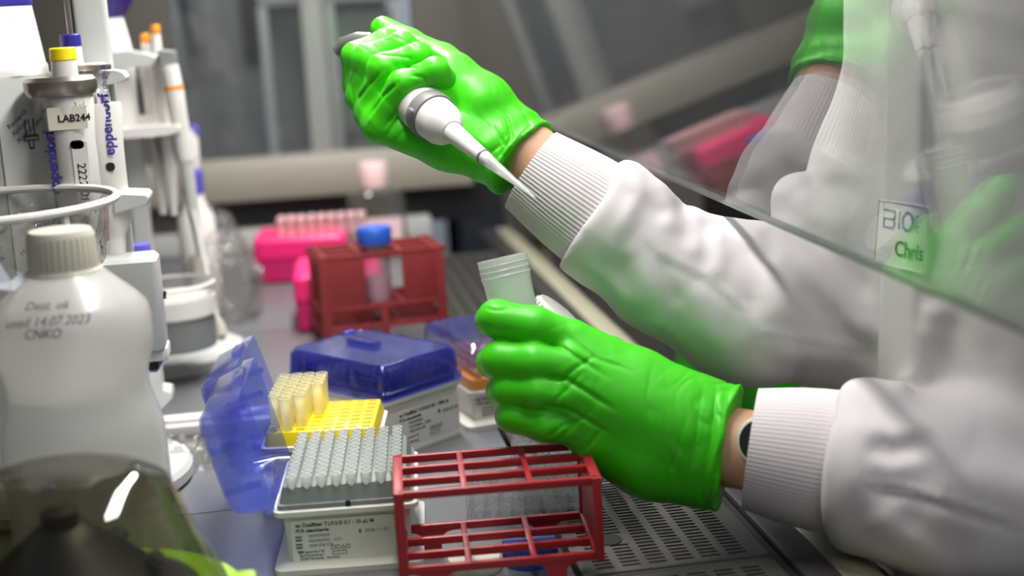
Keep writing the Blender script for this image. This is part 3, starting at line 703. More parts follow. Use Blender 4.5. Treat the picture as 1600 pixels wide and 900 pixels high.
# ---- left glove (back of the hand to the viewer, fingers round the tube)
L_META = [px([(1120, 655, .872, .0235), (1000, 590, .872, .0165), (893, 532, .868, .0130)]), px([(1122, 685, .866, .0255), (893, 572, .858, .0142)]),
          px([(1120, 710, .866, .025), (897, 617, .857, .0140)]), px([(1108, 728, .870, .0235), (1000, 712, .868, .0195), (908, 668, .862, .0130)]), px([(1090, 738, .876, .020), (1020, 728, .874, .019), (930, 695, .868, .0130)])]
L_FING = [px([(893, 534, .868, .0130), (835, 510, .862, .0118), (776, 498, .866, .0112), (767, 501, .882, .0092), (770, 505, .896, .0085)]),
          px([(893, 572, .858, .0135), (835, 567, .855, .0120), (781, 562, .862, .0112), (769, 566, .880, .0092), (768, 567, .902, .0084)]),
          px([(897, 617, .857, .0130), (840, 610, .854, .0112), (793, 608, .862, .0100), (783, 612, .878, .0088), (786, 612, .900, .0082)]),
          px([(908, 668, .862, .0122), (850, 662, .858, .0108), (803, 650, .864, .0098), (796, 651, .880, .0082), (806, 650, .900, .0078)])]
L_THUMB = px([(1040, 620, .888, .020), (950, 562, .904, .0145), (880, 530, .918, .0112), (828, 512, .926, .0100)])
l_cut = at(1141, 697, .868); l_ax = at(1230, 716, .85)-at(1060, 680, .87); l_ax /= np.linalg.norm(l_ax)
def left_glove(P):
    d = None
    for c in L_META:
        e = chain(P, c, .008); d = e if d is None else smin(d, e, .012)
    for c in L_FING: d = smin(d, chain(P, c, .004), .0024)
    d = smin(d, chain(P, L_THUMB, .004), .006)
    t = (P-l_cut)@l_ax
    d = d-.0022*np.exp(-(t/.004)**2)
    w = np.clip((t+.06)/.05, 0, 1)
    d = d+creases(P, l_ax, 21, 170, .0008)*w
    k = np.clip(1-np.linalg.norm(P-at(890, 600, .85), axis=1)/.055, 0, 1)
    d = d+creases(P, at(880, 640, .85)-at(850, 540, .85), 25, 105, .0006)*k
    p2, w_ = plane2(P, .86); near = np.clip((.885-w_)/.02, 0, 1)
    d = folds(d, p2, near, L_CREASE, .86, -.62, .75)
    return smax(d, t-.0022*vnoise(P*60, 18), .002)
gl_ = sdf_mesh(left_glove, (.07, .76, .0), (.29, .96, .19), .0013, 'glove')
PC(gl_, 'glove', GLOVE, 'bright green nitrile glove seen from the back of the hand')

# ---- limbs: joints shared by the body, the coat and the cuffs
RW, RE, RS = at(826, 240, .966), at(1335, 478, .965), at(1645, -60, .995)
RM = at(1415, 262, .985)
LW, LE, LS = at(1150, 700, .866), np.array([.475, .69, .045]), np.array([.52, .655, .39])
def body_fn(P):
    d = chain(P, [(RW, .0215), (at(930, 340, .955), .026), (at(1050, 428, .953), .028), (at(1170, 484, .952), .031), (at(1300, 478, .965), .034), (RM, .038), (RS, .045)], .02)
    d = np.minimum(d, chain(P, [(LW, .0245), (at(1300, 725, .847), .023), (LE, .030), (np.array([.53, .66, .21]), .040), (LS, .045)], .02))
    def tor(z, a, b, c): return None
    tz = np.clip((P[:, 2]+.25)/.66, 0, 1)
    q = np.sqrt(((P[:, 0]-.485)/(.075-.012*tz))**2+((P[:, 1]-.84)/.145)**2)
    d2 = smax((q-1)*.088, np.abs(P[:, 2]-.07)-.31, .06)
    d = smin(d, d2, .02)
    d = smin(d, chain(P, [((.55, .84, .40), .058), ((.525, .84, .50), .052)], .02), .03)          # neck
    hd = np.array([.50, .84, .61]); e = (P-hd)/np.array([.098, .075, .118]); d = smin(d, (np.linalg.norm(e, axis=1)-1)*.078, .02)
    d = smin(d, cap_d(P, (.435, .84, .535), (.47, .84, .54), .026, .045), .025)                    # jaw
    d = smin(d, cap_d(P, (.385, .84, .60), (.402, .84, .635), .012, .008), .012)                   # nose
    for s in (-1, 1):
        d = smin(d, cap_d(P, (.515, .84+.078*s, .585), (.505, .84+.082*s, .625), .008, .011), .006)  # ears
        d = smax(d, -cap_d(P, (.402, .84+.031*s, .632), (.404, .84+.035*s, .632), .008, .008), .01)   # eye sockets
    d = smax(d, -cap_d(P, (.398, .822, .557), (.398, .858, .557), .003, .003), .004)
    return d
PC(sdf_mesh(body_fn, (.10, .55, -.30), (.72, 1.18, .76), .0042, 'body'), 'body', SKIN)
def hair_fn(P):
    hd = np.array([.515, .84, .63]); e = (P-hd)/np.array([.103, .088, .118]); d = (np.linalg.norm(e, axis=1)-1)*.085
    d = smax(d, (.47-P[:, 0])+(.64-P[:, 2])*.6, .02); return d-.002*vnoise(P*[60, 60, 20], 3)
PC(sdf_mesh(hair_fn, (.38, .72, .48), (.65, .96, .77), .005, 'hair'), 'hair', pbr('brown_hair', (74, 52, 38), .55))
EYE = pbr('eye_white', (232, 230, 226), .2)
for s in (-1, 1):
    B().lathe([(.0005, -.011), (.008, -.008), (.011, 0), (.008, .008), (.0005, .011)], 16, Matrix.Translation(Vector((.416, .84+.032*s, .632))-PB)).build('eye', EYE, person)
def legs_fn(P):
    d = smax((np.sqrt(((P[:, 0]-.56)/.15)**2+((P[:, 1]-.84)/.19)**2)-1)*.15, np.abs(P[:, 2]+.22)-.09, .05)
    for s in (-1, 1):
        y = .84+.10*s
        d = smin(d, chain(P, [((.56, y, -.24), .085), ((.20, y, -.21), .062), ((.22, y, -.66), .043)], .03), .03)
        d = smin(d, chain(P, [((.24, y, -.70), .040), ((.12, y, -.715), .034)], .02), .02)
    return d
PC(sdf_mesh(legs_fn, (.04, .60, -.76), (.78, 1.08, -.08), .008, 'trousers'), 'trousers', TROUSER)

# ---- lab coat: sleeves and torso as one cloth
C_R = px([(922, 336, .958, .0378), (950, 352, .957, .0392), (1050, 426, .952, .0418), (1170, 481, .950, .0495), (1305, 474, .965, .0560)])+[(RM, .060), (RS, .072)]
C_L = px([(1322, 725, .850, .0410), (1360, 735, .842, .0460), (1500, 765, .822, .0500)])+[(LE, .055), (np.array([.53, .66, .21]), .062), (LS, .075)]
FOLDS_UP = [px([(965, 283, .948, .009), (985, 285, .94, .009), (1020, 302, .935, .007)]), px([(1150, 378, .942, .010), (1190, 380, .935, .013)]), px([(1245, 310, .965, .018), (1275, 360, .955, .016)]),
    px([(1350, 640, .835, .016), (1385, 648, .825, .014)])]
FOLDS_DN = []
RC0, RCA = at(930, 336, .957), at(1050, 420, .952)-at(930, 336, .957); RCA = RCA/np.linalg.norm(RCA)
LC0, LCA = at(1330, 722, .850), at(1420, 742, .83)-at(1326, 722, .850); LCA = LCA/np.linalg.norm(LCA)
R_FOLD = [([(1000, 362), (1030, 395), (1100, 430), (1160, 478), (1175, 515)], .0014, .0022), ([(1175, 515), (1250, 527), (1380, 547)], .0016, .0022), ([(1000, 368), (1030, 402), (1100, 438), (1158, 485)], -.0012, .004),
    ([(985, 275), (1000, 300), (985, 330), (960, 380)], .0030, .005), ([(1035, 300), (1048, 330), (1040, 365)], .0028, .005), ([(1060, 310), (1075, 345), (1068, 390)], -.0030, .006),
    ([(968, 390), (985, 450), (1000, 520)], -.0022, .007), ([(1000, 400), (1020, 470), (1040, 535)], .0020, .007), ([(1032, 400), (1048, 450), (1062, 480)], -.0024, .006), ([(1085, 440), (1100, 490), (1125, 560)], .0022, .008),
    ([(1120, 350), (1128, 400), (1115, 440)], .0030, .007), ([(1100, 338), (1105, 385), (1095, 425)], -.0024, .006), ([(1168, 370), (1180, 430), (1170, 500)], -.0036, .010), ([(1205, 372), (1232, 440), (1222, 520)], .0034, .009),
    ([(1196, 352), (1205, 385), (1198, 420)], -.0030, .005), ([(1232, 372), (1275, 430), (1330, 500), (1372, 535)], .0060, .008), ([(1250, 360), (1310, 420), (1378, 470)], -.0050, .010), ([(1290, 460), (1325, 520), (1372, 560)], -.0035, .008),
    ([(1200, 540), (1260, 560), (1320, 552)], .0026, .007), ([(1180, 560), (1250, 580), (1340, 575)], -.0022, .008), ([(1240, 530), (1255, 570), (1240, 600)], -.0020, .005), ([(905, 415), (950, 440), (1000, 500)], .0016, .006),
    ([(1240, 300), (1270, 330), (1330, 360)], .0050, .008), ([(1245, 270), (1300, 290), (1360, 300)], -.0040, .010), ([(1280, 230), (1300, 250), (1290, 290)], .0030, .007), ([(1340, 180), (1335, 220), (1350, 260)], -.0030, .009)]
L_FOLD = [([(1345, 668), (1400, 676), (1455, 662)], .0036, .008), ([(1352, 696), (1395, 708), (1460, 690)], -.0032, .007), ([(1350, 762), (1420, 774), (1500, 797), (1600, 830)], -.0018, .0032), ([(1350, 754), (1420, 766), (1500, 789), (1600, 822)], .0014, .0026),
    ([(1360, 792), (1400, 835), (1470, 875)], .0036, .010), ([(1470, 650), (1482, 720), (1478, 790)], .0018, .0034), ([(1500, 690), (1560, 700), (1640, 730)], -.0034, .015), ([(1490, 735), (1560, 752), (1640, 775)], .0030, .012),
    ([(1340, 640), (1346, 700), (1336, 780)], .0020, .006), ([(1352, 715), (1390, 728), (1470, 712)], .0026, .007), ([(1400, 800), (1450, 838), (1530, 870)], -.0030, .012)]
T_FOLD = [([(1385, 430), (1388, 500), (1390, 580)], -.0016, .004), ([(1470, 455), (1440, 540), (1400, 640)], .0090, .008), ([(1500, 470), (1475, 560), (1430, 650)], -.0060, .009),
    ([(1540, 520), (1530, 590), (1525, 640)], -.0030, .012), ([(1480, 200), (1470, 300), (1485, 400)], -.0030, .012), ([(1530, 150), (1540, 280), (1520, 400)], .0035, .014), ([(1420, 120), (1410, 200), (1400, 290)], -.0025, .010)]
def coat_fn(P):
    dr = chain(P, C_R, .014); dl = chain(P, C_L, .02)
    dr = smax(dr, -((P-RC0)@RCA), .0035); dl = smax(dl, -((P-LC0)@LCA), .006)
    tz = np.clip((P[:, 2]+.32)/.74, 0, 1)
    cx = .472+.008*np.sin(tz*3.); a = .128-.02*tz+.02*(1-tz)**2; b_ = .178+.012*np.sin(tz*3.1)
    an = np.arctan2(P[:, 1]-.84, P[:, 0]-cx)
    fold = .006*np.sin(an*9+tz*3+2*vnoise(P*[6, 6, 3], 40))*(1-.5*tz)
    q = np.sqrt(((P[:, 0]-cx)/a)**2+((P[:, 1]-.84)/b_)**2)
    d = smax((q-1)*.115-fold*.6, np.abs(P[:, 2]-.07)-.37, .05)
    d = smin(d, dr, .022); d = smin(d, dl, .020)
    for c in FOLDS_UP: d = smin(d, chain(P, c, .008), .016)
    for c in FOLDS_DN: d = smax(d, -chain(P, c, .008), .014)
    arm = np.minimum(dr, dl); w = np.clip(1-arm/.03, 0, 1)
    n = vnoise(P*18, 50); n2 = 1-np.abs(vnoise(np.stack([P[:, 0]*14+n*.7, P[:, 1]*14, P[:, 2]*24+n], 1), 51))
    d = d-.0022*(n2-.7)-.0008*vnoise(P*50, 52)
    dw = (P-CAMP)@FWD
    for F_, D_, sel in ((R_FOLD, .93, dr), (L_FOLD, .82, dl), (T_FOLD, .85, None)):
        p2, w_ = plane2(P, D_); near = np.ones(len(P)) if sel is None else np.clip(1-sel/.03, 0, 1)
        if sel is None: near = np.clip((.93-dw)/.04, 0, 1)*np.clip(np.minimum(dr, dl)/.01, 0, 1)
        elif sel is dr: near = near*np.clip((.985-dw)/.03, 0, 1)
        else: near = near*np.clip((.87-dw)/.03, 0, 1)
        d = folds(d, p2, near, F_, D_, 1. if sel is not None else .6, 1. if sel is not None else 1.4)
    # neck opening
    d = smax(d, -cap_d(P, (.545, .84, .40), (.50, .84, .56), .062, .075), .01)
    # placket: a thin proud strip on the front
    d = smin(d, smax(np.abs(P[:, 1]-.80)-.020, smax((q-1.0)*.115-.0045, np.abs(P[:, 2]-.05)-.33, .004), .003), .003)
    return d
coat = sdf_mesh(coat_fn, (.14, .55, -.34), (.74, 1.18, .50), .0036, 'lab_coat')
PC(coat, 'lab_coat', COAT, 'white cotton lab coat with loose folded sleeves')

# ---- knitted cuffs
def cuff(name, rings, nribs, amp, label, mat=KNIT):
    """rings: (centre, axis, radius_u, radius_v); ribs run along the arm; inner wall gives the open mouth"""
    b = B(); bm = b.bm; n = nribs*4; R = []; uref = None
    full = rings+[(rings[0][0]+rings[0][1]*.004, rings[0][1], rings[0][2]-.0022, rings[0][3]-.0022), (rings[1][0], rings[1][1], rings[1][2]-.003, rings[1][3]-.003)]
    order = [full[-1], full[-2]]+rings
    for i, (c, axv, ru, rv) in enumerate(order):
        axv = Vector(axv).normalized(); u = Vector((0, 0, 1)); u = (u-axv*u.dot(axv)).normalized(); w = axv.cross(u)
        ring = []
        for k in range(n):
            a = 2*math.pi*k/n; q = (amp if i >= 2 else 0)*math.sin(2*math.pi*k/4+.4)
            ring.append(bm.verts.new(Vector(c)-PB+u*math.cos(a)*(ru+q)+w*math.sin(a)*(rv+q)))
        R.append(ring)
    for a, c in zip(R, R[1:]):
        for k in range(n): bm.faces.new((a[k], a[(k+1) % n], c[(k+1) % n], c[k]))
    return b.build(name, mat, person, label, smooth=0) if False else mesh_obj(name, b.mesh(name, 80), mat, person, label)
def cuff_rings(p0, p1, a0, a1, r0, r1, m, bulge=.002, sq=.92):
    out = []; p0, p1 = np.array(p0), np.array(p1); a0 = a0/np.linalg.norm(a0); a1 = a1/np.linalg.norm(a1)
    for i in range(m+1):
        t = i/m; r = r0+(r1-r0)*t**1.2+bulge*math.sin(math.pi*t); a = a0*(1-t)+a1*t
        out.append((Vector(p0+(p1-p0)*t), Vector(a), r, r*sq))
    return out
p0, p1 = at(830, 266, .962), at(965, 360, .955); ax_ = p1-p0
mouth = at(868, 240, .962)-at(800, 292, .962)
cuff('cuff', cuff_rings(p0, p1, np.array(ax_), np.array(ax_), .0305, .0385, 16), 78, .00045, 'ribbed white knitted cuff, right arm')
p0, p1 = at(1172, 701, .862), at(1385, 735, .845); ax_ = p1-p0
cuff('cuff', cuff_rings(p0, p1, np.array(ax_), np.array(ax_), .0370, .0425, 16, .0035), 92, .00014, 'white knitted cuff, left arm')

# ---- wristwatch on the left wrist, half under the cuff
wm_ = frame_to(Vector(at(1170, 694, .836)), Vector(at(1168, 690, .80))-Vector(at(1172, 694, .86)))
b = B(); axw = Vector(l_ax); u = Vector((0, 0, 1)); u = (u-axw*u.dot(axw)).normalized(); v = axw.cross(u); pc = Vector(at(1190, 707, .864))
b.tube([pc-PB+u*.0262*math.cos(a)+v*.0262*math.sin(a) for a in np.linspace(0, 2*math.pi, 41)], .0016, 8, flat=1)
wt_ = b.build('wristwatch', WHITEP, person, 'cream wristwatch with dark face on the left wrist')
cm = Matrix.Translation(-PB) @ frame_to(Vector(at(1190, 690, .838)), Vector(at(1130, 683, .80))-Vector(at(1176, 690, .838)))
B().lathe([(.0005, -.004), (.0135, -.004), (.0150, -.002), (.0150, .0025), (.0135, .004), (.0125, .0042)], 32, cm).build('watch_case', CREAM, wt_)
B().lathe([(.0001, .0044), (.0124, .0044), (.0126, .003)], 32, cm).build('watch_face', BLACKP, wt_)
B().box((.0, .0165, .0), (.004, .003, .004), R=None, bevel=.001).build('crown', CREAM, wt_, mtx=cm)

# ---- chest patch with lettering: lies on the cloth, found by casting a ray at the coat
from mathutils.bvhtree import BVHTree
_bv = BVHTree.FromPolygons([v.co+PB for v in coat.vertices], [p.vertices[:] for p in coat.polygons])
def on_coat(x, y):
    h = _bv.ray_cast(Vector(CAMP), Vector(_ray(x, y)).normalized()); return h[0] if h[0] else Vector(at(x, y, .85))
PC4 = {(0, 0): (1374, 311), (1, 0): (1452, 327), (0, 1): (1367, 411), (1, 1): (1443, 425)}
NG = 9; PG = np.zeros((NG, NG, 3))
for a in range(NG):
    for c in range(NG):
        u, v = a/(NG-1), c/(NG-1); w = [(1-u)*(1-v), u*(1-v), (1-u)*v, u*v]; K = [(0, 0), (1, 0), (0, 1), (1, 1)]
        PG[a, c] = on_coat(sum(q*PC4[k][0] for q, k in zip(w, K)), sum(q*PC4[k][1] for q, k in zip(w, K)))
view = CAMP-PG.mean((0, 1)); view /= np.linalg.norm(view)
# the patch is a stiff little card of cloth: a smooth bend through the measured points, resting on the highest of them
A_ = np.array([[1, a/(NG-1)-.5, c/(NG-1)-.5, (a/(NG-1)-.5)**2] for a in range(NG) for c in range(NG)])
cf_, *_r = np.linalg.lstsq(A_, PG.reshape(-1, 3), rcond=None)
lift = np.max((PG.reshape(-1, 3)-A_@cf_)@view)*.8+.0008
def warp(u, v, n): return Vector(np.array([1, u-.5, v-.5, (u-.5)**2])@cf_+view*(lift+n))-PB
b = B(); bm = b.bm; g = {}
for n, z in ((0, -.0004), (1, .0006)):
    for a in range(NG):
        for c in range(NG): g[n, a, c] = bm.verts.new(warp(a/(NG-1), c/(NG-1), z))
for a in range(NG-1):
    for c in range(NG-1):
        for n in (0, 1):
            q = [g[n, a, c], g[n, a+1, c], g[n, a+1, c+1], g[n, a, c+1]]; bm.faces.new(q if n else q[::-1])
for k in range(NG-1):
    for p, q in (((k, 0), (k+1, 0)), ((k, NG-1), (k+1, NG-1)), ((0, k), (0, k+1)), ((NG-1, k), (NG-1, k+1))):
        bm.faces.new((g[0, p[0], p[1]], g[0, q[0], q[1]], g[1, q[0], q[1]], g[1, p[0], p[1]]))
patch = b.build('name_patch', PAPER, person, 'white woven name patch on the chest')
hem = B(); hem.tube([warp(u, v, .0008) for u, v in [(k/8, 0) for k in range(9)]+[(1, k/8) for k in range(1, 9)]+[(1-k/8, 1) for k in range(1, 9)]+[(0, 1-k/8) for k in range(1, 9)]], .0007, 6); hem.build('hem', COAT, patch)
TEAL = pbr('teal_thread', (28, 96, 120), .7)
b = B()
def stroke(pts, w=.0010): b.tube([warp(.13+.205*x, .40-.27*y, .0009) for x, y in pts], w, 6, flat=.5)
for yy in (0, .5, 1): stroke([(0, yy), (.95, yy)])
stroke([(0, 0), (0, .5)]); stroke([(.95, 0), (1.08, .25), (.95, .5), (1.08, .75), (.95, 1)])
stroke([(1.45, 0), (1.45, 1)])
stroke([(2.25+.47*math.cos(a), .5+.5*math.sin(a)) for a in np.linspace(0, 2*math.pi, 21)])
stroke([(3.05, .15), (3.05, .85), (3.45, .98)], .0007)
for x, y in ((3.45, .66), (3.45, .38), (3.32, 0.02)): stroke([(x-.06, y), (x+.06, y)], .0009)
b.build('lettering', TEAL, patch)
tx = text('Chris', 1., patch, Matrix(), INK, bold=.018); me = tx.data; xs = [v.co.x for v in me.vertices]; k = .58/(max(xs)-min(xs))
for v in me.vertices: v.co = warp(.38+(v.co.x-min(xs))*k, .82-v.co.y*.34, .0009+(.0003 if v.co.z > 0 else 0))

# ================================================================== PIPETTE in the right hand
PT, PA = Vector(at(836, 309, .845)), Vector(at(545, 78, 1.005)); pd = (PA-PT).normalized()
pip = thing('pipette', 'white pipette held in the raised green fist, its tip pointing down to the cuff', 'pipette', PT)
Mp = frame_to((0, 0, 0), pd)
B().lathe([(.0004, 0), (.0008, .004), (.0019, .022), (.0030, .036), (.0036, .046), (.0039, .0465), (.0039, .052)], 24, Mp, cap=False).build('disposable_tip', TIPM, pip, 'clear plastic tip')
B().lathe([(.0033, .050), (.0040, .051), (.0044, .058), (.0070, .098), (.0074, .1005)], 28, Mp).build('shaft', WHITEP, pip)
B().lathe([(.0046, .0565), (.0051, .057), (.0051, .058), (.0046, .0585)], 24, Mp).build('shaft_ring', GREYP, pip)
B().lathe([(.0076, .095), (.0092, .097), (.0128, .102), (.0142, .107), (.0149, .117), (.0150, .1185)], 36, Mp).build('lower_part', WHITEP, pip)
B().lathe([(.0150, .1165), (.0160, .117), (.0163, .119), (.0163, .1255), (.0156, .127)], 36, Mp).build('collar_ring', METALG, pip, 'grey collar ring')
B().rr([(.006, .009, .002, -.001), (.006, .009, .002, .0022), (.004, .007, .002, .003)], M=Mp @ Matrix.Translation((.0152, .002, .121)) @ Matrix.Rotation(math.pi/2, 4, 'Y')).build('release_catch', METALG, pip)
B().lathe([(.0152, .126), (.0158, .128), (.0154, .140), (.0122, .165), (.0095, .19), (.0085, .204), (.005, .206)], 36, Mp).build('handle', WHITEP, pip)
hk = [Vector(at(*p))-PT for p in ((583, 66, 1.008), (560, 66, 1.015), (540, 72, 1.02), (528, 84, 1.022))]
B().tube(hk, [.0085, .0092, .0090, .0062], 20, flat=.8).build('finger_hook', pbr('hook_grey', (104, 106, 102), .3, .3), pip, 'grey finger hook')
B().lathe([(.0055, .205), (.0062, .207), (.0062, .217), (.005, .218)], 24, Mp).build('push_button', YEL, pip, 'yellow push button')
text('100', .0052, pip, Mp @ Matrix.Rotation(math.radians(-62), 4, 'Z') @ Matrix.Translation((.0148, 0, .110)) @ Matrix.Rotation(math.pi/2, 4, 'Y') @ Matrix.Rotation(math.pi/2, 4, 'Z') @ Matrix.Translation((-.005, 0, 0)), INKG)

# ================================================================== TUBE and CAP in the left hand
t0, t1 = Vector(at(846, 672, .907)), Vector(at(784, 402, .902)); td = (t1-t0).normalized()
tub = thing('centrifuge_tube', 'open frosted plastic tube held upright in the lower green hand', 'tube', t0)
L_ = (t1-t0).length; Mt = frame_to((0, 0, 0), td)
B().lathe([(.001, -.012), (.004, -.010), (.0140, .006), (.0152, L_-.016), (.0157, L_-.014), (.0160, L_), (.0150, L_), (.0146, L_-.016), (.0130, .007), (.003, -.008)], 40, Mt, cap=False).build('tube_wall', FROST, tub)
b = B()
for k in range(3): b.lathe([(.0156, L_-.0125+k*.0036), (.0162, L_-.0118+k*.0036), (.0162, L_-.0112+k*.0036), (.0156, L_-.0105+k*.0036)], 40, Mt, cap=False)
b.build('screw_thread', FROST, tub)
for k, z in enumerate((L_-.034, L_-.044)):
    text(('50', '45')[k], .0062, tub, Mt @ Matrix.Rotation(math.radians(-108), 4, 'Z') @ Matrix.Translation((.0144, 0, z)) @ Matrix.Rotation(math.pi/2, 4, 'Y') @ Matrix.Rotation(math.pi/2, 4, 'Z') @ Matrix.Translation((-.003, 0, 0)), INKG)
cp = Vector(at(866, 494, .948)); cd = Vector((.45, -.10, .55)).normalized()
cap_ = thing('screw_cap', 'white screw cap tucked into the lower green hand behind the tube', 'cap', cp)
b = B(); Mc = frame_to((0, 0, 0), cd); n = 60
b.lathe([(.0135, -.006), (.0165, -.006), (.0168, -.004), (.0168, .004), (.0155, .006), (.001, .0064)], 48, Mc); b.build('cap_shell', WHITEP, cap_)
for k in range(24):
    a = 2*math.pi*k/24
    if k == 0: rm = B().box((0, 0, 0), (.0012, .0014, .009), bevel=.0003, seg=1).mesh('grip_rib', 0)
    mesh_obj('grip_rib', rm, WHITEP, cap_, None, Mc @ Matrix.Rotation(a, 4, 'Z') @ Matrix.Translation((.0170, 0, -.0005)))

# ================================================================== LEFT: pipette carousel, bag ring, bottle, mini centrifuge
def gp(x, y, Y): return Vector(at_y(x, y, Y))
cz = gp(-22, 200, 1.07); dc = Vector((gp(195, 750, 1.03).x-.004, 1.045, 0))
car = thing('pipette_carousel', 'white pipette stand with printed column, blue top and round base at the left edge', 'stand', (cz.x+.03, 1.075, 0))
O = Vector(car.location)
xr = at_z(297, 752, .008)[0]
B().lathe([(.0005, 0), (.088, 0), (.092, .003), (.092, .010), (.089, .0135), (.0005, .0150)], 64, Matrix.Translation(Vector((xr-.092, 1.045, 0))-O)).build('base_disc', LGREYP, car)
ztop = gp(0, 122, 1.03).z
col = B().lathe([(.050, .012), (.050, ztop)], 8, Matrix.Translation(Vector((cz.x, 1.075, 0))-O) @ Matrix.Rotation(math.radians(20), 4, 'Z')).build('column', LGREYP, car, smooth=0)
B().lathe([(.044, ztop-.002), (.0468, ztop), (.0468, ztop+.006), (.0455, ztop+.008), (.0405, ztop+.048)], 48, Matrix.Translation(Vector((cz.x, 1.075, 0))-O)).build('column_cap', WHITEP, car)
B().lathe([(.0405, ztop+.048), (.0412, ztop+.049), (.039, ztop+.075), (.020, ztop+.085)], 48, Matrix.Translation(Vector((cz.x, 1.075, 0))-O)).build('column_top', BLUEP, car, 'dark blue top of the column')
pA = gp(156, 150, 1.09)
B().rr([(.024, .014, .003, .01), (.024, .014, .003, .46)], M=Matrix.Translation(Vector((pA.x, 1.09, 0))-O)).build('post', LGREYP, car)
B().rr([(.004, .018, .001, .01), (.004, .018, .001, .46)], M=Matrix.Translation(Vector((pA.x-.0145, 1.088, 0))-O)).build('post_edge', METALC, car)
# pictograms and text printed on the column faces
fm = []
for k in range(8):
    a = math.radians(20)+2*math.pi*(k+.5)/8
    nrm = Vector((math.cos(a), math.sin(a), 0)); fm.append((nrm.dot((Vector(CAMP)-cz).normalized()), k, a))
fm.sort(reverse=True)
def picto_pipette(par, M, s=1., flip=1):
    b = B()
    def q(x, y): return M @ Vector((x*s, y*s*flip, .0004))
    def ln(pts, w=.0006): b.tube([q(x, y) for x, y in pts], w*s, 4)
    ln([(-.004, .026), (-.004, .012)]); ln([(.004, .026), (.004, .012)]); ln([(-.006, .012), (.007, .012)], .0012); ln([(-.006, .012), (-.006, .009), (.007, .008), (.007, .012)]); ln([(0, .025), (0, .013)], .0004)
    ln([(-.0025, .009), (-.0018, .002), (.0018, .002), (.0025, .009)]); ln([(-.0018, .002), (.0018, .002)], .0009)
    b.build('pictogram_print', pbr('print_grey', (86, 88, 90), .6), par)
for (dd, k, a) in fm[:4]:
    Mf = Matrix.Translation(Vector((cz.x, 1.075, 0))-O) @ Matrix.Rotation(a, 4, 'Z') @ Matrix.Translation((.0463, 0, 0)) @ Matrix.Rotation(math.pi/2, 4, 'Y') @ Matrix.Rotation(math.pi/2, 4, 'Z')
    for zz in (ztop-.052, ztop-.095): picto_pipette(col, Mf @ Matrix.Translation((.004, zz, 0)), .85, 1 if zz > ztop-.06 else -1)
    for i, s in enumerate(('Research', 'Xplorer', 'Xplorer plus')): text(s, .0052, col, Mf @ Matrix.Translation((-.012+i*.003, ztop-.036-i*.005, .0003)) @ Matrix.Rotation(.6, 4, 'Z'), pbr('print_grey', (86, 88, 90), .6))
    for i, s in enumerate(('Multipette stream', 'Reference 2', 'Reference')): text(s, .0052, col, Mf @ Matrix.Translation((-.014+i*.004, ztop-.125-i*.006, .0003)) @ Matrix.Rotation(.6, 4, 'Z'), pbr('print_grey', (86, 88, 90), .6))
    B().box((.0185, ztop/2, .0), (.0007, ztop*.96, .0008)).build('panel_joint', GREYP, col, mtx=Mf)
def arm(par, O, pts, Y0, Y1, mat, name='hook_arm'):
    b = B(); bm = b.bm; a = [bm.verts.new(gp(x, y, Y0)-O) for x, y in pts]; c = [bm.verts.new(gp(x, y, Y0)+Vector((0, Y1-Y0, 0))-O) for x, y in pts]; n = len(pts)
    bm.faces.new(a); bm.faces.new(c[::-1])
    for k in range(n): bm.faces.new((a[k], c[k], c[(k+1) % n], a[(k+1) % n]))
    bmesh.ops.bevel(bm, geom=bm.edges[:], offset=.0008, segments=1, affect='EDGES')
    return b.build(name, mat, par)
arm(car, O, [(128, 110), (178, 110), (192, 112), (198, 121), (196, 127), (180, 130), (152, 137), (128, 132)], 1.06, 1.085, LGREYP)
arm(car, O, [(176, 302), (228, 304), (233, 309), (230, 320), (178, 335)], 1.05, 1.085, LGREYP)
B().box(tuple(gp(140, 106, 1.055)-O), (.030, .006, .004), bevel=.001).build('clip', METALC, car)
arm(car, O, [(44, 122), (72, 128), (76, 146), (58, 152), (46, 142)], 1.03, 1.045, WHITEP, 'cradle')
# ---- charger box hung on the post
ch = thing('charger_box', 'pale boxy charger hanging on the carousel post beside the bottle', 'charger', gp(218, 550, 1.05))
Oc = Vector(ch.location); w_ = (gp(252, 480, 1.04).x-gp(160, 480, 1.04).x); za, zb = gp(210, 548, 1.04).z-Oc.z, gp(210, 402, 1.04).z-Oc.z
B().rr([(w_, .034, .005, za), (w_+.001, .035, .004, za+.002), (w_+.001, .035, .004, zb-.003), (w_-.004, .030, .004, zb)], (gp(206, 480, 1.04).x-Oc.x, 0)).build('housing', LGREYP, ch)
B().box((gp(228, 555, 1.04).x-Oc.x, 0, za-.004), (.032, .028, .010), bevel=.002).build('lower_lip', WHITEP, ch)
for x in (217, 236): B().rr([(.009, .009, .003, za-.016), (.010, .010, .003, za-.006)], (gp(x, 560, 1.04).x-Oc.x, -.004)).build('contact', BLACKP, ch)
for y in (458, 464): B().lathe([(.0016, 0), (.0016, .002)], 10, Matrix.Translation(gp(255, y, 1.04)-Oc) @ Matrix.Rotation(math.pi/2, 4, 'Y')).build('button', BLACKP, ch)
arm(ch, Oc, [(244, 540), (260, 535), (258, 560), (246, 582), (232, 582), (236, 560)], 1.052, 1.066, pbr('pale_violet', (150, 146, 196), .5), 'bracket')
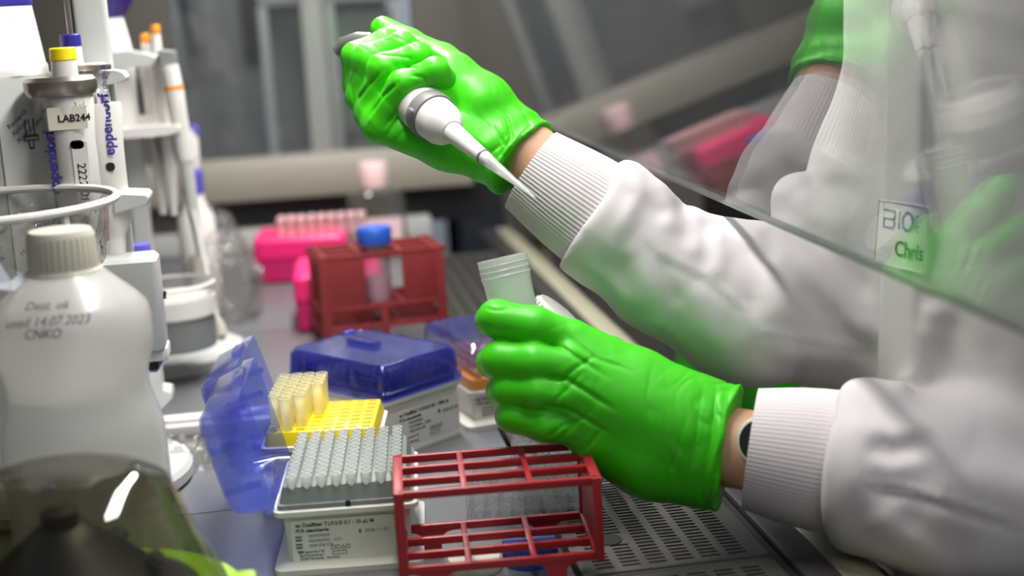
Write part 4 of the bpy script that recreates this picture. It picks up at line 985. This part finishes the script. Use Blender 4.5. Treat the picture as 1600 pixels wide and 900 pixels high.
# ---- battery holder at the foot
t = thing('frosted_holder', 'frosted white holder standing below the charger box', 'holder', gp(238, 640, 1.11)); Of = Vector(t.location)
arm(t, Of, [(208, 560), (250, 565), (252, 612), (268, 612), (270, 622), (250, 642), (212, 642)], 1.10, 1.125, FROST, 'foot_shell')
t = thing('blue_block', 'small blue plastic block behind the charger box', 'block', gp(210, 400, 1.12))
B().rr([(.026, .02, .004, -.012), (.026, .02, .005, .004), (.024, .018, .005, .009)]).build('block_shell', pbr('blue_violet', (96, 90, 190), .45), t)

def pipette_hung(name, label, x, Y, ytop, ybot, r, capmat, marks, ring=True, grp='pipettes hanging on the near carousel'):
    top, bot = gp(x, ytop, Y), gp(x, ybot, Y); H_ = top.z-bot.z
    t = thing(name, label, 'pipette', (top.x, Y, bot.z), 0, grp)
    B().lathe([(r*.56, H_-.008), (r*.60, H_-.0075), (r*.58, H_), (r*.52, H_+.0008), (.0005, H_+.001)], 32).build('push_button', capmat, t)
    B().lathe([(r*.62, H_-.030), (r*.57, H_-.008), (r*.4, H_-.0075)], 32, cap=False).build('button_sleeve', WHITEP, t)
    B().lathe([(r*.62, 0), (r*1.02, .012), (r*1.02, H_-.06), (r*1.14, H_-.034), (r*1.10, H_-.028), (r*.5, H_-.027)], 40).build('handle', WHITEP, t)
    B().lathe([(.0035, -.085), (.006, -.03), (r*.62, -.004), (r*.62, .002)], 24).build('shaft', WHITEP, t)
    if ring:
        B().rr([(r*3.0, r*2.6, r*1.25, H_-.0315), (r*3.25, r*2.8, r*1.35, H_-.0275), (r*3.25, r*2.8, r*1.35, H_-.0215), (r*2.9, r*2.5, r*1.2, H_-.0185)], (-.004, 0)).build('finger_rest', METALC, t, 'metallic collar')
    return t, H_, top
Yp = 1.03
p1, H1, top1 = pipette_hung('pipette', 'pipette with yellow button and metallic collar hanging at the front of the stand', 97, Yp, 76, 372, .0152, YEL, None)
# its stickers and print
lab = B().rr([(.0262, .0155, .001, -.0002), (.0262, .0155, .001, .0002)], M=face_mtx(.0005, -.0162, gp(110, 182, Yp).z-p1.location.z)).build('label', pbr('sticker_cream', (230, 226, 208), .6), p1, 'cream sticker')
text('LAB244', .0068, lab, face_mtx(-.006, -.0168, gp(112, 187, Yp).z-p1.location.z), INK, bold=.00015)
text('100 µL', .0050, p1, face_mtx(.0, -.0160, gp(108, 166, Yp).z-p1.location.z), INKG)
lab2 = B().rr([(.0105, .052, .0008, -.0002), (.0105, .052, .0008, .0002)], M=face_mtx(.0062, -.0163, gp(110, 277, Yp).z-p1.location.z)).build('label', PAPER, p1, 'white number sticker')
text('2222-01', .0082, lab2, face_mtx(.0036, -.0168, gp(110, 252, Yp).z-p1.location.z) @ Matrix.Rotation(-math.pi/2, 4, 'Z'), INK)
B().rr([(.0095, .006, .003, -.0003), (.0095, .006, .003, .0003)], M=face_mtx(.0048, -.0162, gp(119, 223, Yp).z-p1.location.z)).build('display_window', BLACKP, p1, 'dark volume window')
def vtext(s, size, par, x, y, z, mat=INKB, **k): return text(s, size, par, face_mtx(x, y, z) @ Matrix.Rotation(math.pi/2, 4, 'Z'), mat, **k)
vtext('eppendorf', .0105, p1, -.0103, -.0132, gp(92, 300, Yp).z-p1.location.z, bold=.0003)
vtext('Reference 2', .0062, p1, -.0103, -.0132, gp(84, 234, Yp).z-p1.location.z)
p3, H3, top3 = pipette_hung('pipette', 'pipette with dark blue button just behind the yellow buttoned one on the stand', 109, 1.062, 55, 372, .0125, BLUEP, None, ring=False)
p2, H2, top2 = pipette_hung('pipette', 'blue printed pipette right of the yellow buttoned one, its top behind the hook arm', 147, 1.066, 100, 372, .0140, WHITEP, None, ring=False)
for par, zz, s, sz in ((p2, gp(160, 242, 1.06).z, 'eppendorf', .0105), (p2, gp(150, 178, 1.06).z, 'Research plus', .0062)): vtext(s, sz, par, .0090, -.0146, zz-par.location.z, bold=.0003 if sz > .01 else 0)
B().rr([(.0065, .0062, .0025, -.0003), (.0065, .0062, .0025, .0003)], M=face_mtx(.0050, -.0142, gp(157, 260, 1.06).z-p2.location.z)).build('display_window', BLACKP, p2, 'dark volume window')
b = B()
for k in range(3): b.tube([(-.002+k*.0045, -.012, H2-.042), (-.003+k*.0045, -.013, H2-.022), (-.002+k*.0042, -.010, H2-.018)], .0016, 8)
b.build('ejector', WHITEP, p2)

# ---- ring with a clear waste bag
rc = gp(-24, 316, .945); RR = .0815
bg = thing('bag_holder', 'clear bag hanging in a white wire ring behind the white bottle', 'bag holder', (rc.x, .945, 0)); Ob = Vector(bg.location)
zr = gp(60, 316, .945).z
B().tube([(RR*math.cos(a), RR*math.sin(a), zr) for a in np.linspace(0, 2*math.pi, 65)], .0028, 10, cap=False).build('ring', WHITEP, bg)
for a in (3.5, 4.5, 5.5): B().tube([(RR*math.cos(a)*.98, RR*math.sin(a)*.98, zr), (RR*math.cos(a)*.98, RR*math.sin(a)*.98, .004)], .0026, 8).build('wire_leg', WHITEP, bg)
def bag(par, R0, R1, z1, z0, seed, name='bag', mat=CLEARBAG, n=72, m=26, amp=.10):
    b = B(); bm = b.bm; rings = []
    for j in range(m+1):
        f = j/m; z = z1+(z0-z1)*f; ring = []
        P = np.array([[math.cos(2*math.pi*k/n)*2.2, math.sin(2*math.pi*k/n)*2.2, f*5+seed] for k in range(n)])
        nz = vnoise(P*1.3, seed)+.5*vnoise(P*3.1, seed+1)
        for k in range(n):
            r = (R0+(R1-R0)*f**.7)*(1+amp*min(1, f*6)*nz[k]); a = 2*math.pi*k/n; ring.append(bm.verts.new((r*math.cos(a), r*math.sin(a), z)))
        rings.append(ring)
    for a, c in zip(rings, rings[1:]):
        for k in range(n): bm.faces.new((a[k], a[(k+1) % n], c[(k+1) % n], c[k]))
    bm.faces.new(rings[-1]); return mesh_obj(name, b.mesh(name, 50), mat, par)
bag(bg, RR*.985, .045, zr+.001, .03, 7)

# ---- wash bottle
bc = gp(104, 560, .80); zz = lambda y: gp(100, y, .80).z
wb = thing('plastic_bottle', 'big translucent white bottle with waist, ribbed cap and handwriting at the left', 'bottle', (bc.x+.0045, .80, 0))
u_ = .78/2222
prof = [(.030, .0), (.0455, .001), (.048, .004), (.0485, zz(700)), (.0475, zz(665)), (.0445, zz(640)), (.0418, zz(612)), (.0418, zz(590)), (.0440, zz(568)), (.0462, zz(552)), (.0472, zz(530)), (.0470, zz(500)), (.0455, zz(482)), (.040, zz(466)), (.028, zz(438)), (.0208, zz(420)), (.0200, zz(416))]
B().lathe(prof, 64, Matrix.Diagonal((.93, .93, 1, 1))).build('bottle_body', BOTTLE, wb)
B().lathe([(.0005, .003), (.0420, .003), (.0450, zz(705)), (.0440, zz(655)), (.0392, zz(600)), (.0005, zz(599))], 40, Matrix.Diagonal((.92, .92, 1, 1))).build('liquid', film('bottle_liquid', (246, 247, 247), (238, 240, 240), .35, .2, trans=.7), wb)
B().lathe([(.0195, zz(428)), (.0205, zz(427)), (.0205, zz(421)), (.0195, zz(420))], 40).build('neck_ring', CREAM, wb)
cb = B().lathe([(.0185, zz(420)), (.0188, zz(418)), (.0180, zz(366)), (.0165, zz(358)), (.0005, zz(356))], 60).build('cap', CREAM, wb, 'ribbed cream screw cap')
h_ = zz(368)-zz(417)
rm2 = B().tube([(0, 0, 0), (-.0007, 0, h_)], .0012, 6).mesh('cap_rib', 40)
for k in range(34): mesh_obj('cap_rib', rm2, CREAM, cb, None, Matrix.Rotation(2*math.pi*k/34, 4, 'Z') @ Matrix.Translation((.0180, 0, zz(417))))
INKH = pbr('handwriting_ink', (70, 70, 74), .6)
for s, size, deg, z, r, sl in (('Dest. ok', .0072, -99, zz(461), .0400, 36), ('used 14.07.2023', .0072, -97, zz(482), .0462, 18), ('CNKO', .0072, -101, zz(500), .0474, 4)):
    text(s, size, wb, Matrix.Diagonal((.93, .93, 1, 1)) @ Matrix.Rotation(math.radians(deg), 4, 'Z') @ Matrix.Translation((r+.0006, 0, z)) @ Matrix.Rotation(math.radians(-sl), 4, 'Y') @ Matrix.Rotation(math.pi/2, 4, 'Y') @ Matrix.Rotation(math.pi/2, 4, 'Z'), INKH, shear=.35, align='CENTER')

# ---- folded blue-white label tag at the left edge
t = thing('folded_tag', 'torn pale paper tag sticking in from the left edge beside the bottle cap', 'paper', gp(8, 440, .79)); Ot = Vector(t.location)
b = B(); bm = b.bm
pts = [(-30, 380, .80), (0, 412, .79), (18, 440, .785), (30, 428, .79), (45, 420, .795), (38, 432, .79), (36, 444, .785), (22, 456, .78), (-30, 450, .785)]
a = [bm.verts.new(gp(*p)-Ot) for p in pts]; bm.faces.new(a)
bmesh.ops.triangulate(bm, faces=bm.faces[:]); r_ = bmesh.ops.solidify(bm, geom=bm.faces[:], thickness=.0006); b.build('sheet', pbr('pale_blue_paper', (214, 218, 226), .6), t, smooth=0)

# ---- mini centrifuge with smoked dome
mc = gp(92, 800, .675); mcz = gp(110, 733, .675).z
cf = thing('mini_centrifuge', 'mini centrifuge with smoked clear dome and lime green base at the bottom left', 'centrifuge', (mc.x, .675, 0))
hd = mcz
B().lathe([(.0790, .052), (.0788, .055), (.0765, .062), (.0715, .074), (.063, .092), (.053, hd-.011), (.042, hd-.0045), (.028, hd-.001), (.0005, hd)], 72, cap=False).build('dome', SMOKE, cf, 'smoked transparent dome')
B().lathe([(.0005, 0), (.076, 0), (.084, .006), (.085, .042), (.0825, .0505), (.0795, .052), (.074, .0525), (.071, .047), (.0005, .046)], 72).build('base', LIME, cf, 'lime green base')
B().lathe([(.0805, .0515), (.0845, .052), (.0845, .0555), (.0805, .0560)], 72).build('dome_rim', LIME, cf, 'lime green rim')
B().box((.083, .012, .056), (.012, .016, .010), bevel=.003).build('catch', LIME, cf)
rt = B().lathe([(.010, .046), (.016, .049), (.060, .058), (.063, .062), (.052, .066), (.026, .090), (.018, .096), (.012, .101), (.0005, .103)], 48).build('rotor', BLACKP, cf, 'black cone shaped rotor')
hm = B().lathe([(.0042, 0), (.0048, .006), (.0035, .0065), (.003, .001)], 14, cap=False).mesh('rotor_socket', 40)
for k in range(6):
    a = 2*math.pi*k/6; mesh_obj('rotor_socket', hm, GREYP, rt, None, Matrix.Translation((.040*math.cos(a), .040*math.sin(a), .0775)) @ Matrix.Rotation(a, 4, 'Z') @ Matrix.Rotation(math.radians(50), 4, 'Y'))
B().lathe([(.0035, .102), (.009, .103), (.009, .109), (.004, .110), (.0005, .1105)], 20).build('rotor_knob', BLACKP, rt)
b = B(); n = 18; b.prism([(.030*math.cos(a)*(1+.25*math.sin(2*a))+.036, .016*math.sin(a)*(1+.3*math.cos(3*a))-.048) for a in np.linspace(0, 2*math.pi, n, endpoint=False)], .0461, .0468); b.build('emblem_print', pbr('red_print', (158, 64, 52), .5), cf, 'rust red printed patch on the base')

# ---- film bag and white bar behind
t = thing('plastic_wrapper', 'crumpled clear plastic wrapper lying on the worktop beside the round base', 'wrapper', tuple(at_z(285, 722, 0)))
b = B(); bm = b.bm; nx, ny = 26, 16; g = []
for j in range(ny):
    for i in range(nx):
        x, y = (i/(nx-1)-.5)*.075, (j/(ny-1)-.5)*.055; q = vnoise(np.array([[i*.45, j*.5, 3.]]), 9)[0]+.6*vnoise(np.array([[i*.9, j*1.1, 7.]]), 4)[0]
        g.append(bm.verts.new((x+.004*q, y+.003*q, max(.0012, .013+.009*q-.010*((2*x/.075)**2+(2*y/.055)**2)))))
for j in range(ny-1):
    for i in range(nx-1): bm.faces.new((g[j*nx+i], g[j*nx+i+1], g[(j+1)*nx+i+1], g[(j+1)*nx+i]))
b.build('wrapper_film', CLEARBAG, t, smooth=50)
t = thing('white_bar', 'long white plastic tray bar lying across the worktop behind the open blue lids', 'tray', tuple(at_z(330, 672, 0)))
B().rr([(.24, .030, .004, 0), (.24, .034, .004, .004), (.24, .034, .004, .010), (.236, .030, .004, .012)], (-.01, 0)).build('bar_body', WHITEP, t); B().box((-.01, -.010, .0135), (.225, .006, .003), bevel=.001).build('ridge', WHITEP, t)

# ================================================================== MIDDLE DISTANCE: second carousel, pink boxes, rack, bottles
c2 = gp(205, 200, 1.42)
s2 = thing('pipette_carousel', 'second pipette stand with blue top standing blurred behind the first', 'stand', (c2.x, 1.42, 0)); O2 = Vector(s2.location)
g2 = lambda x, y, Y=1.42: gp(x, y, Y)-O2
B().lathe([(.0005, 0), (.085, 0), (.088, .010), (.0005, .014)], 48).build('base_disc', LGREYP, s2)
B().rr([(.018, .018, .003, .012), (.018, .018, .003, g2(205, 200).z+.02)]).build('post', LGREYP, s2)
B().lathe([(.020, g2(200, 215).z), (.022, g2(172, 90).z), (.0155, g2(172, 28).z)], 32, Matrix.Translation((g2(172, 80).x, 0, 0))).build('column_cap', WHITEP, s2)
B().lathe([(.0155, g2(172, 28).z), (.017, g2(172, 26).z), (.030, g2(172, -5).z), (.028, g2(172, -20).z)], 32, Matrix.Translation((g2(172, 80).x, 0, 0))).build('column_top', BLUEP, s2, 'dark blue top')
arm(s2, O2, [(160, 84), (200, 78), (235, 85), (250, 92), (245, 102), (200, 106), (160, 112)], 1.38, 1.40, LGREYP); arm(s2, O2, [(165, 204), (250, 197), (282, 196), (282, 208), (240, 214), (165, 219)], 1.36, 1.44, WHITEP, 'shelf')
arm(s2, O2, [(246, 78), (272, 80), (275, 100), (250, 104)], 1.37, 1.40, GREYP, 'clamp'); arm(s2, O2, [(238, 216), (275, 212), (282, 245), (262, 265), (250, 250)], 1.40, 1.42, GREYP, 'lower_clamp')
arm(s2, O2, [(207, 118), (228, 118), (232, 180), (210, 185)], 1.43, 1.44, LABDARK, 'dark_panel'); arm(s2, O2, [(212, 182), (240, 180), (240, 200), (212, 202)], 1.41, 1.43, WHITEP, 'white_block')
grp2 = 'pipettes on the far carousel'
for name, lab_, x, Y, yt_, yb_, r, mt in (('pipette', 'small pipette with orange button at the top of the far stand', 242, 1.40, 40, 200, .0075, ORANGE), ('pipette', 'pipette with yellow orange button left of the tallest one on the far stand', 226, 1.42, 54, 200, .0075, ORANGE)):
    t, hh, tp = pipette_hung(name, lab_, x, Y, yt_, yb_, r, mt, None, False, grp2)
t = thing('pipette', 'slanting pipette with orange band hanging on the right of the far stand', 'pipette', gp(262, 100, 1.37), 0, grp2); Oq = Vector(t.location)
q = [gp(264, 102, 1.37)-Oq, gp(271, 134, 1.37)-Oq, gp(275, 160, 1.37)-Oq, gp(290, 250, 1.375)-Oq, gp(302, 330, 1.38)-Oq, gp(312, 400, 1.385)-Oq]
B().tube(q[:2], [.0085, .0085], 16).build('button_sleeve', WHITEP, t); B().tube([q[1], q[1]+(q[2]-q[1])*.25], .0092, 16).build('band', ORANGE, t); B().tube([q[1]+(q[2]-q[1])*.25]+q[2:4], [.0090, .0088, .0075], 16).build('handle', WHITEP, t)
B().tube(q[3:], [.0068, .0055, .003], 14).build('shaft', LGREYP, t)
t = thing('pipette_rod', 'thin white rod with rounded end leaning down from the far stand', 'rod', gp(344, 528, 1.36)); Oq = Vector(t.location)
B().tube([gp(302, 330, 1.37)-Oq, gp(326, 440, 1.365)-Oq, gp(338, 495, 1.36)-Oq], [.0028, .0028, .003], 12).build('rod_shaft', WHITEP, t); B().tube([gp(338, 495, 1.36)-Oq, gp(342, 508, 1.36)-Oq, gp(345, 522, 1.36)-Oq, gp(347, 531, 1.36)-Oq], [.003, .0055, .0065, .003], 14).build('rod_end', CREAM, t)
# clear beaker with white foot ring in front of the far stand
bk = gp(284, 470, 1.33)
t = thing('clear_beaker', 'clear round dish with white band in front of the far pipette stand', 'dish', (bk.x-.008, 1.33, 0)); zk = lambda y: gp(284, y, 1.33).z
B().lathe([(.036, zk(494)), (.0375, zk(470)), (.0385, zk(442)), (.0375, zk(442)), (.036, zk(490))], 40, cap=False).build('dish_wall', CLEAR, t); B().lathe([(.0386, zk(444)), (.0400, zk(442)), (.0386, zk(439))], 40, cap=False).build('rim', WHITEP, t)
B().lathe([(.0005, zk(492)), (.036, zk(492)), (.039, zk(488)), (.039, zk(462)), (.0005, zk(460))], 40).build('white_band', WHITEP, t); B().lathe([(.0365, max(.0, zk(540))), (.0365, zk(492))], 40).build('stand_cylinder', GREYP, t)
# tall white spray bottle with blue label
sb = gp(302, 300, 1.62); t = thing('white_bottle', 'slim white bottle with blue collar standing right of the far pipette stand', 'bottle', (sb.x, 1.62, 0)); zs = lambda y: gp(302, y, 1.62).z
B().lathe([(.019, 0), (.021, .004), (.021, zs(340)), (.012, zs(318)), (.011, zs(300))], 32).build('bottle_body', WHITEP, t); B().lathe([(.0122, zs(302)), (.0122, zs(268)), (.009, zs(262))], 24).build('collar', pbr('blue_violet2', (84, 82, 180), .45), t, 'blue violet collar')
B().rr([(.020, .014, .004, zs(262)), (.022, .016, .004, zs(215)), (.014, .012, .004, zs(200))]).build('spray_head', WHITEP, t); B().box((.004, 0, zs(205)), (.018, .012, .014), bevel=.003).build('trigger', pbr('blue_violet2', (84, 82, 180), .45), t); B().box((-.003, -.008, zs(232)), (.012, .004, .012), bevel=.002).build('orange_mark', ORANGE, t)
# crumpled clear bag lying behind
t = thing('plastic_bag', 'crumpled clear plastic bag lying between the far stand and the pink racks', 'bag', tuple(at_z(352, 478, 0))); Oq = Vector(t.location)
def blob(P):
    d = chain(P, [(at_z(345, 470, .02), .030), (at_z(350, 430, .05), .028), (at_z(335, 370, .085), .016), (at_z(322, 330, .10), .008)], .03); d = smin(d, cap_d(P, at_z(350, 470, .015), at_z(392, 478, .008), .026, .010), .02)
    return smax(d-.011*vnoise(P*42, 4)-.006*(1-np.abs(vnoise(P*70, 6))), .0015-P[:, 2], .003)
bl = np.array(at_z(350, 440, .05)); me = sdf_mesh(blob, bl-np.array([.13, .22, .08]), bl+np.array([.12, .14, .13]), .0045, 'bag_film'); recentre(me, Oq); mesh_obj('bag_film', me, CLEARBAG, t)
# pink boxes
def pink_box(label, FL, FR, h, dep, lid=True, rows=None):
    a, c = Vector(at_z(*FL, 0)), Vector(at_z(*FR, 0)); w = (c-a).length; rz = math.atan2(c.y-a.y, c.x-a.x)
    t = thing('pink_rack', label, 'rack', a, rz, 'pink tube racks'); cc = (w/2, dep/2)
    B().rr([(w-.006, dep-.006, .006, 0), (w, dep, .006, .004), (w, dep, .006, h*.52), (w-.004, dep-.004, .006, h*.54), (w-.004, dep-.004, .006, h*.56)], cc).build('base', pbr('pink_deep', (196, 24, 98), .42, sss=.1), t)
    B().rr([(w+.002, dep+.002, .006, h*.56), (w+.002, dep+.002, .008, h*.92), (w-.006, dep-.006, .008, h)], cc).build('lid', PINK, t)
    if rows:
        pm = B().lathe([(.004, 0), (.0046, .004), (.0046, .016), (.0052, .017), (.0052, .021), (.0005, .022)], 12).mesh('small_tube', 40)
        for i in range(rows[0]):
            for j in range(rows[1]): mesh_obj('small_tube', pm, pbr('pale_pink_tube', (236, 190, 190), .4), t, None, Matrix.Translation((w*.3+i*.0125, .016+j*.014, h*.99)))
    return t
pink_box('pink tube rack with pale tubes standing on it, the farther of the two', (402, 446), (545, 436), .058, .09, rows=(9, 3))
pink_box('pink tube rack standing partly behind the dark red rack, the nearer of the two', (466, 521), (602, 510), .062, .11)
# clear reagent bottle
cbp = gp(592, 385, 1.93); t = thing('reagent_bottle', 'clear bottle with pale pink cap and label standing behind the red rack', 'bottle', (cbp.x, 1.93, 0)); zc = lambda y: gp(592, y, 1.93).z
B().rr([(.070, .060, .016, 0), (.078, .066, .018, .004), (.078, .066, .018, zc(310)), (.066, .058, .022, zc(295)), (.034, .034, .0168, zc(288)), (.032, .032, .0158, zc(280))], n=6, cap1=False).build('bottle_glass', film('bottle_clear', (226, 230, 226), (190, 196, 190), .14, .05), t)
B().rr([(.064, .052, .015, .003), (.070, .058, .016, .006), (.070, .058, .016, zc(345))], n=6).build('contents', pbr('pink_liquid', (226, 160, 170), .3), t)
B().rr([(.062, .0006, .0002, zc(385)), (.062, .0006, .0002, zc(335))], (0, -.0337)).build('label', pbr('pink_label', (236, 204, 206), .6), t)
B().lathe([(.0195, zc(291)), (.0200, zc(289)), (.0200, zc(256)), (.018, zc(252)), (.0005, zc(251))], 32).build('cap', pbr('pink_cap', (238, 206, 206), .5), t, 'pale pink cap')
# second red rack with a blue-capped tube
ra, rb_, rc_ = Vector(at_z(497, 544, 0)), Vector(at_z(692, 520, 0)), Vector(at_z(575, 556, 0))
rr0 = Vector(at_z(515, 548, 0)); t = thing('tube_rack', 'dark red rack holding one blue capped tube, blurred in the middle distance', 'rack', rr0, .12, 'red tube racks'); Or = Vector(t.location)
hh = gp(510, 400, rr0.y).z; ww, dd = .118, .068
for z in (.020, hh*.42, hh-.004):
    for j in range(4): B().box((ww/2, dd*j/3, z), (ww+.014, .0035, .006), bevel=.001).build('long_rail', REDD, t)
    for i in range(1, 3): B().box((ww*i/3, dd/2, z), (.0035, dd, .006), bevel=.001).build('cross_rail', REDD, t)
for x in (0, ww):
    for y in (0, dd): B().box((x, y, hh/2), (.009, .007, hh), bevel=.001).build('corner_post', REDD, t)
for x in (.003, ww-.003): B().box((x, dd/2, hh*.71), (.003, dd, hh*.55), bevel=.001).build('end_panel', REDD, t)
B().box((ww*.17, 0, hh*.70), (ww*.36, .003, hh*.50), bevel=.001).build('front_panel', REDD, t); B().box((ww*.84, 0, hh*.70), (ww*.33, .003, hh*.50), bevel=.001).build('front_panel', REDD, t); B().box((ww*.50, 0, hh*.22), (.008, .004, hh*.40), bevel=.001).build('front_post', REDD, t)
tp = thing('blue_capped_tube', 'tall clear tube with blue cap standing in the blurred red rack', 'tube', Or+Vector((ww*.46, dd*.30, .024))); zt_ = gp(567, 356, tp.location.y).z-tp.location.z
B().lathe([(.0005, 0), (.004, .002), (.0138, .020), (.0142, zt_-.012)], 28, cap=False).build('tube_wall', film('tube_clear2', (232, 226, 232), (214, 200, 210), .30, .06), tp); B().lathe([(.0172, zt_-.016), (.0174, zt_-.015), (.0174, zt_-.002), (.0160, zt_), (.0005, zt_+.0004)], 32).build('cap', BLUEC, tp, 'blue screw cap')
B().lathe([(.0005, .003), (.0035, .004), (.0128, .021), (.0130, zt_*.45), (.0005, zt_*.45)], 24).build('contents', pbr('pink_liquid2', (226, 176, 186), .3), tp)
# paper tissue at the right, below the sleeve
t = thing('paper_tissue', 'white paper tissue box end peeking out below the left sleeve by the rail', 'tissue', tuple(at_z(1345, 880, -.05))); Oq = Vector(t.location)
arm(t, Oq, [(1305, 850), (1345, 842), (1372, 846), (1376, 905), (1330, 905)], Oq.y-.005, Oq.y+.04, PAPER, 'tissue_sheet')
